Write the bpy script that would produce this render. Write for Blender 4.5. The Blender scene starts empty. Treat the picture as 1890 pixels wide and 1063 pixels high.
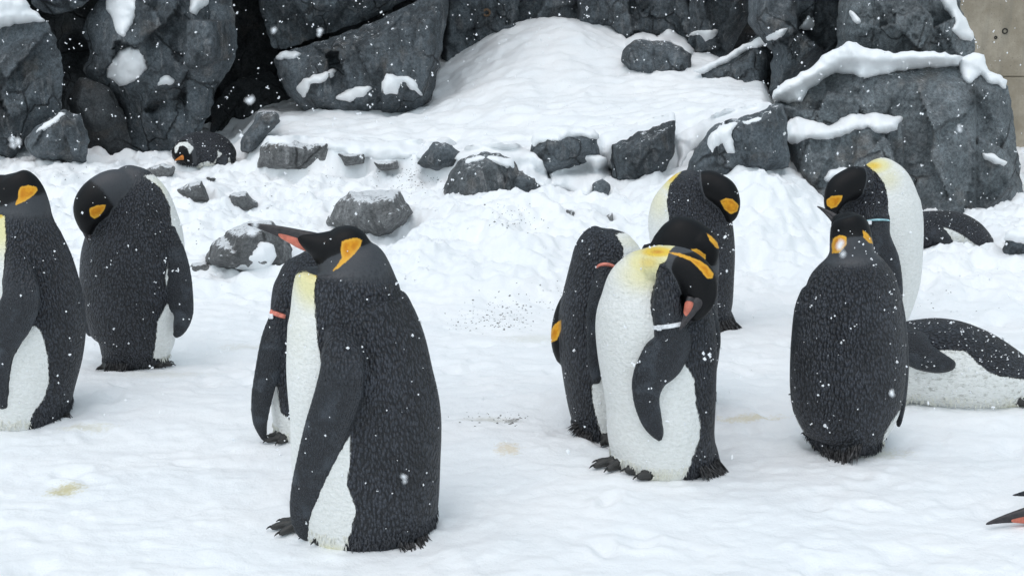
import bpy, bmesh, math, random
import numpy as np
from mathutils import Vector, Matrix
from mathutils.bvhtree import BVHTree
from mathutils.kdtree import KDTree

# ------------------------------------------------------------------ camera, world, sun, exposure
F_PX, PW, PH, CAM_H, HORIZON = 2400.0, 1890.0, 1063.0, 1.41, 18.0
TILT = math.atan((PH/2 - HORIZON)/F_PX)
sc = bpy.context.scene
C = sc.collection
cam_d = bpy.data.cameras.new('camera'); cam = bpy.data.objects.new('camera', cam_d); C.objects.link(cam)
cam.location = (0, 0, CAM_H); cam.rotation_euler = (math.pi/2 - TILT, 0, 0)
cam_d.sensor_width = 36; cam_d.lens = 36*F_PX/PW; cam_d.clip_start = 0.05; cam_d.clip_end = 500
cam_d.dof.use_dof = True; cam_d.dof.focus_distance = 4.3; cam_d.dof.aperture_fstop = 22
sc.camera = cam
w = bpy.data.worlds.new('World'); sc.world = w; w.use_nodes = True
nt = w.node_tree
sky = nt.nodes.new('ShaderNodeTexSky'); sky.sky_type = 'NISHITA'; sky.sun_disc = False
sky.sun_elevation = math.radians(70); sky.sun_rotation = math.radians(210); sky.air_density = 1.0; sky.dust_density = 1.5
hs = nt.nodes.new('ShaderNodeHueSaturation'); hs.inputs['Hue'].default_value = 0.462; hs.inputs['Saturation'].default_value = 0.55   # cloud cover takes the blue out
nt.links.new(sky.outputs[0], hs.inputs['Color']); nt.links.new(hs.outputs[0], nt.nodes['Background'].inputs[0])
nt.nodes['Background'].inputs[1].default_value = 0.13
sun_d = bpy.data.lights.new('sun', 'SUN'); sun_d.energy = 0.6; sun_d.angle = math.radians(90); sun_d.color = (1, 0.975, 0.94)
sun = bpy.data.objects.new('sun', sun_d); C.objects.link(sun)
sun.rotation_euler = (math.radians(20), 0, math.radians(-30))
vs = sc.view_settings
vs.view_transform = 'Standard'; vs.look = 'None'; vs.gamma = 1; vs.use_curve_mapping = False; vs.exposure = 0.52
sc.cycles.max_bounces = 6; sc.cycles.diffuse_bounces = 4; sc.cycles.glossy_bounces = 2
sc.cycles.use_denoising = True

# ------------------------------------------------------------------ helpers
ct, st = math.cos(TILT), math.sin(TILT)
def ray(px, py):
    x = (np.asarray(px, float)-PW/2)/F_PX; v = (PH/2-np.asarray(py, float))/F_PX
    return np.stack([x, ct + v*st, -st + v*ct], -1)
def at(px, py, Y):                     # the point of a pixel's line of sight that lies at distance Y
    d = ray(px, py); k = np.asarray(Y, float)/d[..., 1]
    return np.array([0, 0, CAM_H]) + d*k[..., None]
def proj(P):
    q = P - np.array([0, 0, CAM_H])
    fw = q[:, 1]*ct - q[:, 2]*st; up = q[:, 1]*st + q[:, 2]*ct
    return np.stack([PW/2 + F_PX*q[:, 0]/fw, PH/2 - F_PX*up/fw], -1)
def mpp(px, py, Y):                    # metres per pixel there
    p = at(px, py, Y); return (p[1]*ct - (p[2]-CAM_H)*st)/F_PX
_perm = np.random.RandomState(3).permutation(256); _perm = np.concatenate([_perm, _perm, _perm])
_g = np.random.RandomState(4).normal(size=(256, 3)); _g /= np.linalg.norm(_g, axis=1)[:, None]
def noise(P):
    P = np.asarray(P, float); i = np.floor(P).astype(int); f = P-i; u = f*f*f*(f*(f*6-15)+10); i &= 255
    out = 0
    for a in (0, 1):
        for b in (0, 1):
            for c in (0, 1):
                h = _perm[_perm[_perm[(i[..., 0]+a) & 255]+((i[..., 1]+b) & 255)]+((i[..., 2]+c) & 255)]
                d = (_g[h]*(f-np.array([a, b, c]))).sum(-1)
                wx = u[..., 0] if a else 1-u[..., 0]; wy = u[..., 1] if b else 1-u[..., 1]; wz = u[..., 2] if c else 1-u[..., 2]
                out = out + d*wx*wy*wz
    return out*1.6
def fbm(P, s=1.0, o=4, g=0.5):
    P = np.asarray(P, float)*s; t = 0; a = 1
    for k in range(o): t = t + a*noise(P + 17.3*k); P = P*2.03; a *= g
    return t
def sstep(a, b, x):
    t = np.clip((x-a)/(b-a), 0, 1); return t*t*(3-2*t)
def psd(Q, poly):                      # signed distance to a polygon, positive inside
    Q = np.asarray(Q, float); poly = np.asarray(poly, float); best = np.full(len(Q), 1e9); ins = np.zeros(len(Q), bool); near = np.zeros_like(Q)
    for k in range(len(poly)):
        a, b = poly[k], poly[(k+1) % len(poly)]; e = b-a; L = (e*e).sum() + 1e-12
        t = np.clip(((Q-a)@e)/L, 0, 1); n = a + t[:, None]*e; d = np.hypot(*(Q-n).T)
        m = d < best; best[m] = d[m]; near[m] = n[m]
        if a[1] != b[1]:
            ins ^= ((a[1] > Q[:, 1]) != (b[1] > Q[:, 1])) & (Q[:, 0] < (b[0]-a[0])*(Q[:, 1]-a[1])/(b[1]-a[1]) + a[0])
    return np.where(ins, best, -best), near
def rough_poly(poly, step=9, amp=2.2, seed=0, smooth=True):
    P = np.asarray(poly, float); out = []
    for k in range(len(P)):
        a, b = P[k], P[(k+1) % len(P)]; n = max(1, int(np.hypot(*(b-a))/step))
        for j in range(n): out.append(a + (b-a)*j/n)
    out = np.array(out)
    if smooth: out = 0.5*out + 0.25*np.roll(out, 1, 0) + 0.25*np.roll(out, -1, 0)
    q = np.column_stack([out*0.06, np.full(len(out), seed*7.7)])
    out[:, 0] += amp*fbm(q, 1, 3); out[:, 1] += amp*fbm(q + 50, 1, 3)
    return out
def mesh_np(name, V, Fq, smooth=True):
    me = bpy.data.meshes.new(name); V = np.asarray(V, np.float32)
    tri = [f for f in Fq] if not isinstance(Fq, np.ndarray) else None
    if tri is not None: me.from_pydata(V.tolist(), [], tri)
    else:
        n, k = Fq.shape; me.vertices.add(len(V)); me.vertices.foreach_set('co', V.ravel())
        me.loops.add(n*k); me.loops.foreach_set('vertex_index', Fq.astype(np.int32).ravel())
        me.polygons.add(n); me.polygons.foreach_set('loop_start', np.arange(0, n*k, k, dtype=np.int32)); me.polygons.foreach_set('loop_total', np.full(n, k, np.int32))
    me.update(); me.validate()
    me.polygons.foreach_set('use_smooth', np.full(len(me.polygons), smooth)); me.update()
    return me
def put(name, me, mat, parent=None):
    o = bpy.data.objects.new(name, me); C.objects.link(o)
    if mat: me.materials.append(mat)
    if parent is not None: o.parent = parent
    return o
def tag(o, label=None, cat=None, group=None, kind=None):
    for k, v in (('label', label), ('category', cat), ('group', group), ('kind', kind)):
        if v: o[k] = v
    return o
def recenter(o):                       # origin at the thing's base
    me = o.data; V = np.empty(len(me.vertices)*3, np.float32); me.vertices.foreach_get('co', V); V = V.reshape(-1, 3)
    c = np.array([V[:, 0].mean(), V[:, 1].mean(), V[:, 2].min()], np.float32)
    me.vertices.foreach_set('co', (V-c).ravel()); me.update(); o.location = c
    return o

# ------------------------------------------------------------------ materials
class NB:
    def __init__(s, name):
        s.m = bpy.data.materials.new(name); s.m.use_nodes = True; s.t = s.m.node_tree; s.b = s.t.nodes['Principled BSDF']
    def n(s, typ, ins=None, **kw):
        x = s.t.nodes.new('ShaderNode'+typ)
        for k, v in kw.items(): setattr(x, k, v)
        for k, v in (ins or {}).items():
            if hasattr(v, 'links') or isinstance(v, bpy.types.NodeSocket): s.t.links.new(v, x.inputs[k])
            else: x.inputs[k].default_value = v
        return x
    def l(s, a, b): s.t.links.new(a, b)
    def math(s, op, a, b=0.0, c=None):
        x = s.n('Math', operation=op); 
        for i, v in enumerate((a, b) if c is None else (a, b, c)):
            if isinstance(v, bpy.types.NodeSocket): s.l(v, x.inputs[i])
            else: x.inputs[i].default_value = v
        return x.outputs[0]
    def rng(s, v, a, b, c=0.0, d=1.0, interp='SMOOTHSTEP'):
        return s.n('MapRange', {'Value': v, 'From Min': a, 'From Max': b, 'To Min': c, 'To Max': d}, interpolation_type=interp).outputs[0]
    def mix(s, f, a, b, blend='MIX'):
        x = s.n('Mix', data_type='RGBA', blend_type=blend)
        for k, v in (('Factor', f), ('A', a), ('B', b)):
            i = [q for q in x.inputs if q.name == k and (q.type == 'RGBA' or k == 'Factor' and q.type == 'VALUE')][0]
            if isinstance(v, bpy.types.NodeSocket): s.l(v, i)
            else: i.default_value = v if k == 'Factor' else (tuple(v)+(1,) if len(v) == 3 else v)
        return [q for q in x.outputs if q.type == 'RGBA'][0]
    def tex(s, co, scale, detail=4, rough=0.55, dist=0.0):
        return s.n('TexNoise', {'Vector': co, 'Scale': scale, 'Detail': detail, 'Roughness': rough, 'Distortion': dist}).outputs['Fac']
    def mapv(s, co, sc_): return s.n('Mapping', {'Vector': co, 'Scale': sc_}).outputs[0]
    def attr(s, name): return s.n('Attribute', attribute_name=name).outputs['Fac']
    def bump(s, h, strength, dist, prev=None):
        x = s.n('Bump', {'Height': h, 'Strength': strength, 'Distance': dist})
        if prev is not None: s.l(prev, x.inputs['Normal'])
        return x.outputs[0]
    def obj(s): return s.n('TexCoord').outputs['Object']
    def pos(s): return s.n('NewGeometry').outputs['Position']
    def set(s, **kw):
        for k, v in kw.items():
            k = k.replace('_', ' ')
            if isinstance(v, bpy.types.NodeSocket): s.l(v, s.b.inputs[k])
            else: s.b.inputs[k].default_value = (tuple(v)+(1,) if isinstance(v, tuple) and len(v) == 3 and 'olor' in k else v)
        return s.m

def snow_mat(name, stains=False, bumpy=1.0):
    b = NB(name); p = b.pos()
    base = b.mix(b.rng(b.tex(p, 2.2, 4), 0.35, 0.7), (0.88, 0.90, 0.915), (0.92, 0.925, 0.93))
    grit = b.rng(b.tex(p, 160, 2, 0.6), 0.73, 0.76)
    base = b.mix(b.math('MULTIPLY', grit, b.rng(b.tex(p, 1.3, 2), 0.45, 0.62)), base, (0.52, 0.53, 0.54))
    if stains:
        for (px, py, rx, ry, col, s) in STAINS:
            q = at(px, py, CAM_H*F_PX/(py-HORIZON)); q = ground_hit(px, py)
            v = b.n('VectorMath', {0: p, 1: tuple(q)}, operation='SUBTRACT').outputs[0]
            v = b.n('VectorMath', {0: v, 1: (1/rx, 1/ry, 0)}, operation='MULTIPLY').outputs[0]
            L = b.n('VectorMath', {0: v}, operation='LENGTH').outputs['Value']
            m = b.rng(b.math('ADD', L, b.math('MULTIPLY', b.tex(p, 55, 6, 0.8), 2.2)), 1.2, 1.9, 1, 0)
            base = b.mix(b.math('MULTIPLY', m, s), base, col)
    n1 = b.tex(p, 14, 6, 0.6); n2 = b.tex(p, 95, 4, 0.65)
    nm = b.bump(n2, 0.4*bumpy, 0.006, b.bump(n1, 0.25*bumpy, 0.03))
    return b.set(Base_Color=base, Roughness=0.75, Normal=nm, Specular_IOR_Level=0.25, Subsurface_Weight=0.0)

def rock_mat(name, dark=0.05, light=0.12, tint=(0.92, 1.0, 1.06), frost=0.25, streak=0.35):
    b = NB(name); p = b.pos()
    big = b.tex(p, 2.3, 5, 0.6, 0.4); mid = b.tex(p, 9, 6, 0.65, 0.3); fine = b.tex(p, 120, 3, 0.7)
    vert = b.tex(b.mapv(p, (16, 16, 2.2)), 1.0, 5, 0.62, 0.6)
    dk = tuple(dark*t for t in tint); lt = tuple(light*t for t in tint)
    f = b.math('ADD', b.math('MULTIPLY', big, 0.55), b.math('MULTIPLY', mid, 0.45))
    col = b.mix(b.rng(f, 0.36, 0.64), dk, lt)
    col = b.mix(b.math('MULTIPLY', b.rng(vert, 0.5, 0.72), streak), col, tuple(light*1.7*t for t in (1, 1, 1)))
    warm = b.rng(b.tex(p, 3.7, 3), 0.58, 0.72)
    col = b.mix(b.math('MULTIPLY', warm, 0.35), col, (light*1.15, light*0.98, light*0.82))
    crk = b.n('TexVoronoi', {'Vector': b.n('VectorMath', {0: b.mapv(p, (1, 1, 0.7)), 1: b.n('VectorMath', {0: b.n('TexNoise', {'Vector': p, 'Scale': 5.0, 'Detail': 3.0}).outputs['Color'], 'Scale': 0.10}, operation='SCALE').outputs[0]}, operation='ADD').outputs[0], 'Scale': 3.0}, feature='DISTANCE_TO_EDGE').outputs['Distance']
    crack = b.rng(crk, 0.0, 0.035, 1, 0)
    crack = b.math('MULTIPLY', crack, b.rng(b.tex(p, 1.9, 2), 0.44, 0.6))
    col = b.mix(b.math('MULTIPLY', crack, 0.8), col, tuple(0.35*c for c in dk))
    gr = b.tex(p, 48, 6, 0.85)
    col = b.mix(1.0, col, b.mix(b.rng(gr, 0.34, 0.66), (0.55, 0.55, 0.56), (1.5, 1.5, 1.5)), 'MULTIPLY')
    sp = b.rng(fine, 0.60, 0.70)
    col = b.mix(b.math('MULTIPLY', sp, 0.35), col, tuple(light*2.0 for _ in range(3)))
    nz = b.n('SeparateXYZ', {0: b.n('NewGeometry').outputs['Normal']}).outputs['Z']
    fr = b.math('ADD', nz, b.math('MULTIPLY', b.math('SUBTRACT', b.tex(p, 34, 6, 0.75), 0.5), 1.9))
    fr = b.math('MULTIPLY', b.rng(fr, 1.12-0.5*frost, 1.30-0.5*frost), 0.95)      # snow caught on the upward faces
    col = b.mix(fr, col, (0.86, 0.88, 0.9))
    nm = b.bump(mid, 0.6, 0.05); nm = b.bump(vert, 0.5, 0.03, nm); nm = b.bump(gr, 0.7, 0.018, nm)
    nm = b.bump(b.math('MULTIPLY', crack, -1.0), 0.7, 0.02, nm)
    return b.set(Base_Color=col, Roughness=b.rng(mid, 0.3, 0.7, 0.62, 0.85), Normal=nm, Specular_IOR_Level=0.35)

def plain(name, col, rough=0.5, spec=0.4, noise_s=60, var=0.25, bump=0.0):
    b = NB(name); o = b.obj(); f = b.tex(o, noise_s, 4)
    c = b.mix(b.rng(f, 0.3, 0.7), tuple(x*(1-var) for x in col), tuple(min(1, x*(1+var)) for x in col))
    nm = {}
    if bump: nm = {'Normal': b.bump(f, bump, 0.004)}
    return b.set(Base_Color=c, Roughness=rough, Specular_IOR_Level=spec, **nm)

# ------------------------------------------------------------------ snow ground
def rbf_fit(P, z, lam=0.002):
    n = len(P); d = np.hypot(P[:, None, 0]-P[None, :, 0], P[:, None, 1]-P[None, :, 1])
    K = np.where(d > 0, d*d*np.log(d+1e-9), 0) + lam*n*0.05*np.eye(n)
    A = np.zeros((n+3, n+3)); A[:n, :n] = K; A[:n, n] = 1; A[:n, n+1:] = P; A[n, :n] = 1; A[n+1:, :n] = P.T
    s = np.linalg.solve(A, np.concatenate([z, np.zeros(3)])); return P, s
def rbf_eval(m, Q):
    P, s = m; n = len(P); out = np.full(len(Q), s[n]) + Q@s[n+1:]
    for k in range(n):
        r2 = (Q[:, 0]-P[k, 0])**2 + (Q[:, 1]-P[k, 1])**2; out += s[k]*0.5*r2*np.log(r2+1e-12)
    return out
def cp(cols):
    P, z = [], []
    for px, lst in cols.items():
        for Y, h in lst: P.append(((px-PW/2)/F_PX*Y, Y)); z.append(h)
    return P, z
BASE = {-500: [(7, .03), (9, .15), (10.5, .24), (13, .3)], -200: [(7, .03), (9, .15), (10.5, .24), (13, .3)],
    100: [(6.5, 0), (8, .08), (9.5, .18), (10.5, .24), (13, .3)], 300: [(6.5, 0), (8, .1), (9.3, .18), (10.3, .22), (13, .25)],
    450: [(6.3, 0), (7.5, .07), (8.8, .19), (9.6, .26), (13, .3)], 600: [(6.3, 0), (7.2, .06), (8.5, .17), (9.3, .24), (13, .3)],
    720: [(6.1, 0), (7.3, .08), (8.5, .18), (9.2, .24)], 850: [(5.9, 0), (6.2, .03), (6.5, .105), (6.85, .18), (7.6, .21), (8.3, .21), (9.2, .25)],
    980: [(5.9, 0), (6.5, .1), (7.2, .2), (7.7, .3), (8.3, .26), (9.2, .3)], 1100: [(6.2, 0), (7, .1), (7.8, .16), (8.5, .25), (9.3, .33)],
    1250: [(6.3, 0), (7, .08), (8, .22), (8.6, .32), (9.2, .42)], 1400: [(6.1, 0), (6.8, .07), (7.45, .19), (7.75, .34), (8.0, .46), (9, .5)],
    1480: [(6.1, 0), (6.8, .05), (7.5, .12), (8.2, .25)], 1600: [(6.1, 0), (7, .05), (8, .08)],
    1760: [(6.0, 0), (6.6, .06), (7.0, .07), (7.6, .04), (8.4, .06)], 1900: [(6, 0), (7, .12), (8, .15), (10, .2)], 2300: [(6, 0), (7, .12), (8, .15), (10, .2), (13, .2)]}
P_, z_ = cp(BASE)
for X in np.arange(-7, 7.1, 1.4):
    for Y in (-1, 1.5, 3.2, 4.6, 5.6): P_.append((X, Y)); z_.append(0.0)
base_m = rbf_fit(np.array(P_), np.array(z_))
LEDGE = {400: [(9.4, .34), (11, .5), (13, .6)], 470: [(9.4, .36), (10, .45), (11, .5), (13, .6)], 600: [(9.4, .42), (10.2, .5), (11, .576), (13, .7)], 800: [(9.1, .40), (10, .5), (11.3, .62), (13, .9)],
    900: [(8.8, .40), (10, .56), (11, .78), (12, 1.08), (13, 1.2)], 1000: [(8.8, .44), (10, .62), (11, .88), (12, 1.26), (13, 1.35)],
    1100: [(9, .5), (10, .65), (11, .86), (12, 1.22), (13, 1.35)], 1200: [(9.1, .56), (10, .7), (11, .88), (12, 1.0), (13, 1.1)],
    1300: [(8.9, .6), (10, .75), (11, .9), (12, 1.0)], 1400: [(8.7, .68), (9.5, .75), (10, .75), (12, .8)], 1550: [(8.8, .65), (12, .8)]}
P_, z_ = cp(LEDGE); ledge_m = rbf_fit(np.array(P_), np.array(z_))
LIPX = [400, 470, 600, 700, 800, 860, 950, 1000, 1100, 1200, 1260, 1300, 1400, 1600]
LIPY = [9.45, 9.4, 9.35, 9.2, 9.0, 8.78, 8.65, 8.82, 9.0, 9.1, 9.0, 8.9, 8.6, 8.6]
NC, NR, UMAX, Y0, Y1 = 760, 640, 0.68, 2.2, 14.0
uu = np.linspace(-UMAX, UMAX, NC); yy = Y0*(Y1/Y0)**np.linspace(0, 1, NR)
U, YY = np.meshgrid(uu, yy); XX = U*YY
Q = np.column_stack([XX.ravel(), YY.ravel()])
NCc, NRc = 211, 176                    # the smooth forms are solved on a coarse grid and interpolated
Uc, Yc = np.meshgrid(np.linspace(-UMAX, UMAX, NCc), Y0*(Y1/Y0)**np.linspace(0, 1, NRc)); Qc = np.column_stack([(Uc*Yc).ravel(), Yc.ravel()])
fi = np.linspace(0, NRc-1.0001, NR); fj = np.linspace(0, NCc-1.0001, NC); i0 = fi.astype(int); j0 = fj.astype(int); fa = (fi-i0)[:, None]; fb = (fj-j0)[None]
def upsample(z):
    z = z.reshape(NRc, NCc); r = z[i0]*(1-fa) + z[i0+1]*fa; return (r[:, j0]*(1-fb) + r[:, j0+1]*fb).ravel()
zb = upsample(rbf_eval(base_m, Qc)); zb *= sstep(4.6, 6.6, Q[:, 1]); zl = upsample(rbf_eval(ledge_m, Qc))
pxx = PW/2 + Q[:, 0]/Q[:, 1]*F_PX
P3 = np.column_stack([Q, np.zeros(len(Q))])
slopew = sstep(5.6, 7.2, Q[:, 1])
lump = 0.085*(0.35-np.abs(fbm(P3, 1.9, 3))) + 0.05*(0.3-np.abs(fbm(P3 + 9, 4.6, 3)))
crumb = np.clip(fbm(P3 + 61, 1.3, 2)+.15, 0, 1)
zb = zb + slopew*(lump*1.5 + 0.010*fbm(P3, 14, 3) + crumb*(0.030*np.abs(fbm(P3 + 3, 11, 3)) + .016*np.abs(fbm(P3, 26, 2))))
flat = 0.026*fbm(P3*[0.75, 1.3, 1], 1.1, 3) - 0.006*np.abs(fbm(P3*[0.7, 1.6, 1] + 3, 3.4, 3)) + 0.0035*fbm(P3*[0.9, 1.1, 1], 15, 4) + 0.005*sstep(-.1, .5, fbm(P3*[.9, 1.3, 1] + 77, 8.5, 2))
tramp = np.clip(-fbm(P3 + 31, 6.5, 2)-0.28, 0, 1)*0.04*sstep(4.2, 5.2, Q[:, 1])
rd = np.random.RandomState(77); dents = np.zeros(len(Q))
for _ in range(150):                   # soft trodden dents between the birds
    dy = rd.uniform(2.9, 7.0); dx = rd.uniform(-.5, .5)*dy; a_ = rd.uniform(0, 3.14); l1, l2 = rd.uniform(.05, .10), rd.uniform(.025, .05)
    i_ = int(np.log(dy/Y0)/math.log(Y1/Y0)*(NR-1)); sl = slice(max(0, i_-60)*NC, min(NR, i_+60)*NC)
    ex, ey = Q[sl, 0]-dx, Q[sl, 1]-dy; s1 = (ex*math.cos(a_)+ey*math.sin(a_))/l1; s2 = (-ex*math.sin(a_)+ey*math.cos(a_))/l2; r2 = s1*s1+s2*s2
    dents[sl] += rd.uniform(.006, .016)*(-np.exp(-r2*1.4) + .35*np.exp(-(np.sqrt(r2)-1.35)**2*5))
zb = zb + flat - tramp*0.8 + dents*(1+.8*fbm(P3, 9, 2))
zl = zl + 0.055*(0.3-np.abs(fbm(P3 + 5, 1.5, 3))) + 0.018*(0.3-np.abs(fbm(P3 + 7, 5, 3))) + 0.022*fbm(P3*[0.7, 1.6, 1], 6, 3)
lip = np.interp(pxx, LIPX, LIPY) + 0.10*fbm(P3*[1, 0.2, 1] + 2, 3.2, 3)
wd = 0.16 + 0.5*np.exp(-((pxx-1272)/28)**2)
tt = sstep(0, 1, (Q[:, 1]-lip)/wd + 0.1)
tt = 1-(1-tt)**1.6
tt *= sstep(425, 485, pxx + 25*fbm(P3, 2.5, 2))*(1-sstep(1400, 1448, pxx))
Z = zb*(1-tt) + np.maximum(zl, zb)*tt + 0.035*np.exp(-((Q[:, 1]-lip-0.22)/0.16)**2)*(tt > 0.5)
ZG = Z.reshape(NR, NC)
def gz(X, Y):
    j = np.clip((np.asarray(X)/np.asarray(Y)+UMAX)/(2*UMAX)*(NC-1), 0, NC-1.001); i = np.clip(np.log(np.asarray(Y)/Y0)/math.log(Y1/Y0)*(NR-1), 0, NR-1.001)
    i0 = np.floor(i).astype(int); j0 = np.floor(j).astype(int); a = i-i0; b = j-j0
    return ZG[i0, j0]*(1-a)*(1-b) + ZG[i0+1, j0]*a*(1-b) + ZG[i0, j0+1]*(1-a)*b + ZG[i0+1, j0+1]*a*b
def ground_hit(px, py):                # where a pixel's line of sight meets the snow
    Ys = np.linspace(2.25, 13.5, 3000); p = at(np.full(3000, px), np.full(3000, py), Ys)
    k = np.argmax(p[:, 2] <= gz(p[:, 0], p[:, 1])); return p[k]
STAINS = [(122, 905, .09, .10, (.58, .50, .22), .8), (938, 828, .07, .09, (.70, .55, .30), .5), (1385, 772, .2, .05, (.66, .57, .33), .55), (1600, 835, .22, .10, (.70, .67, .52), .5),
    (900, 775, .16, .05, (.50, .48, .40), .5), (945, 777, .05, .04, (.22, .21, .19), .7), (300, 690, .3, .1, (.74, .72, .62), .35), (160, 790, .16, .06, (.70, .66, .48), .45),
    (985, 625, .25, .12, (.66, .66, .58), .4), (455, 640, .2, .08, (.7, .68, .6), .4)]
idx = np.arange(NR*NC).reshape(NR, NC)
quads = np.stack([idx[:-1, :-1], idx[:-1, 1:], idx[1:, 1:], idx[1:, :-1]], -1).reshape(-1, 4)
M_snow = snow_mat('snow_ground_mat', True); M_snowp = snow_mat('snow_cap_mat', False, 0.7)
g = put('snow_ground', mesh_np('snow_ground', np.column_stack([Q, Z]), quads), M_snow); tag(g, 'trampled white snow rising towards the rocks', kind='structure')
me = mesh_np('snow_field', [(-60, -60, -.12), (60, -60, -.12), (60, 60, -.12), (-60, 60, -.12)], [(0, 1, 2, 3)]); tag(put('snow_field', me, M_snowp), kind='structure')
# ------------------------------------------------------------------ rocks
M_rock = rock_mat('rock_blue_grey', 0.050, 0.165, (0.86, 1.0, 1.10), streak=.45); M_rockd = rock_mat('rock_dark_shade', 0.030, 0.08, frost=0.05, streak=0.2)  # the second, darker copy puts the shade of the hollows into its colour
M_rockl = rock_mat('rock_slate', 0.095, 0.22, (0.88, 1, 1.06), frost=0.12, streak=0.3); M_rockw = rock_mat('rock_field', 0.08, 0.22, (0.98, 1.0, 1.0), frost=0.85, streak=0.6)
M_rocks = rock_mat('rock_striped', 0.045, 0.15, (0.90, 1, 1.06), frost=.35, streak=.9)
ROCKS = []                             # (verts, faces) for ray casts
def grid_fill(poly, step):
    lo = poly.min(0)-step; hi = poly.max(0)+step; nx = int((hi[0]-lo[0])/step)+2; ny = int((hi[1]-lo[1])/step)+2
    gx, gy = np.meshgrid(lo[0]+step*np.arange(nx), lo[1]+step*np.arange(ny)); P = np.column_stack([gx.ravel(), gy.ravel()])
    d, near = psd(P, poly); ins = (d > 0).reshape(ny, nx); k = np.arange(nx*ny).reshape(ny, nx)
    cell = ins[:-1, :-1].astype(int) + ins[1:, :-1] + ins[:-1, 1:] + ins[1:, 1:]
    keep = cell > 0
    q = np.stack([k[:-1, :-1], k[1:, :-1], k[1:, 1:], k[:-1, 1:]], -1)[keep]
    used = np.unique(q); rem = np.full(nx*ny, -1); rem[used] = np.arange(len(used))
    out = d[used] <= 0; PP = P[used].copy(); PP[out] = near[used][out]; dd = np.maximum(d[used], 0)
    return PP, dd, rem[q]
def rock(label, poly, Y, T=0.3, B=0.5, mat=None, seed=0, edge=0.28, step=None, facets=6, lean=0.0, ledges=(), rough=1.0, amp=4.0, blocks=9, cat='rock', name='boulder', group=None):
    poly = np.asarray(poly, float); size = np.ptp(poly, axis=0).max()
    step = step or max(2.4, min(3.8, size/45)); poly = rough_poly(poly, max(4, step*1.6), amp*min(1, size/90), seed)
    P, d, q = grid_fill(poly, step); c = poly.mean(0); m = mpp(c[0], c[1], Y); rs = np.random.RandomState(seed+11)
    W = (P-c)*m; dm = d*m; ed = min(edge, 0.55*dm.max()); t = np.clip(dm/ed, 0, 1); prof = (1-(1-t)**2.0)
    S = np.ptp(W, axis=0).max()*0.5
    fac = np.full(len(P), 1.0)
    for k in range(facets):
        a = rs.uniform(0, 2*math.pi); s = rs.uniform(0.25, 0.75); fac = np.minimum(fac, rs.uniform(0.72, 1.1) - s*(W[:, 0]*math.cos(a)+W[:, 1]*math.sin(a))/S*0.8)
    fac = np.clip(fac, 0.12, 1.05)
    q3 = np.column_stack([W[:, 0]+seed, np.full(len(P), seed*1.3), W[:, 1]])
    rn = fbm(q3, 2.6, 3)*0.045 - np.abs(fbm(q3*[1.6, 1, 0.6] + 5, 3.2, 4))*0.055 + fbm(q3, 13, 3)*0.014
    stepn = np.round(fbm(q3*[1, 1, 1.3] + 8, 2.2, 2)*3.2)/3.2*0.05
    nbk = int(np.clip(blocks*np.ptp(W, axis=0).prod(), 4, 60)); bc = rs.uniform(W.min(0), W.max(0), (nbk, 2)); bo = rs.uniform(-1, 1, nbk); bs = rs.normal(0, .30, (nbk, 2)); ang = rs.uniform(-.5, .5)
    ww = W + .022*np.column_stack([fbm(q3, 3, 3), fbm(q3 + 40, 3, 3)]); dd_ = ((ww[:, None]-bc[None])*np.array([1.25, .8]))**2; kk = dd_.sum(-1).argmin(1)
    blk = bo[kk]*.085 + ((W-bc[kk])*bs[kk]).sum(1)
    rn = rn + blk*(.6 + .4*np.clip(S, 0, 1))
    off = prof*(T*fac) + rough*(rn+stepn)*np.clip(t*1.5, 0, 1)*min(1, S*1.6) - lean*(-(W[:, 1]))*np.clip(t*3, 0, 1)
    for (lx, ly, h) in ledges:
        off += h*sstep(-3, 5, P[:, 1]-np.interp(P[:, 0], lx, ly))*np.clip(t*2, 0, 1)*((P[:, 0] > lx[0]) & (P[:, 0] < lx[-1]))
    bd = d <= 0
    Vf = at(P[:, 0], P[:, 1], Y-np.where(bd, 0, off)); inn = np.where(~bd)[0]
    Vb = at(P[inn, 0], P[inn, 1], Y + B*prof[inn]*(0.8+0.2*fac[inn]))
    mp = np.arange(len(P)); mp[inn] = len(P)+np.arange(len(inn)); qb = mp[q][:, ::-1]
    V = np.vstack([Vf, Vb]); Fq = np.vstack([q, qb])
    ROCKS.append((V.copy(), Fq))
    o = put(name, mesh_np(name, V, Fq), mat or M_rock); recenter(o); tag(o, label, cat, group)
    return o
# backing cliff and an unseen slab added to keep light out of the left caves
ny, nx = 60, 220
xs = np.linspace(-9, 9, nx); ts = np.linspace(0, 1, ny); XX_, TT = np.meshgrid(xs, ts)
Pz = -0.3 + TT*4.3
cw = np.column_stack([XX_.ravel(), np.zeros(nx*ny), Pz.ravel()])
yb = 13.1 + fbm(cw, 0.9, 4)*0.35 - np.abs(fbm(cw + 4, 1.8, 3))*0.25
k = np.arange(nx*ny).reshape(ny, nx); qq = np.stack([k[:-1, :-1], k[:-1, 1:], k[1:, 1:], k[1:, :-1]], -1).reshape(-1, 4)
tag(put('cliff', mesh_np('cliff', np.column_stack([cw[:, 0], yb, cw[:, 2]]), qq), M_rockd), 'rock face behind the boulders, coloured dark for shade', kind='structure')
rock('broad unseen slab added above the boulders to darken the hollows', [(-300, -330), (860, -330), (840, -120), (480, -95), (200, -90), (-300, -100)], 11.6, 1.2, 1.5, M_rockd, 40, name='added_shade_slab')
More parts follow.
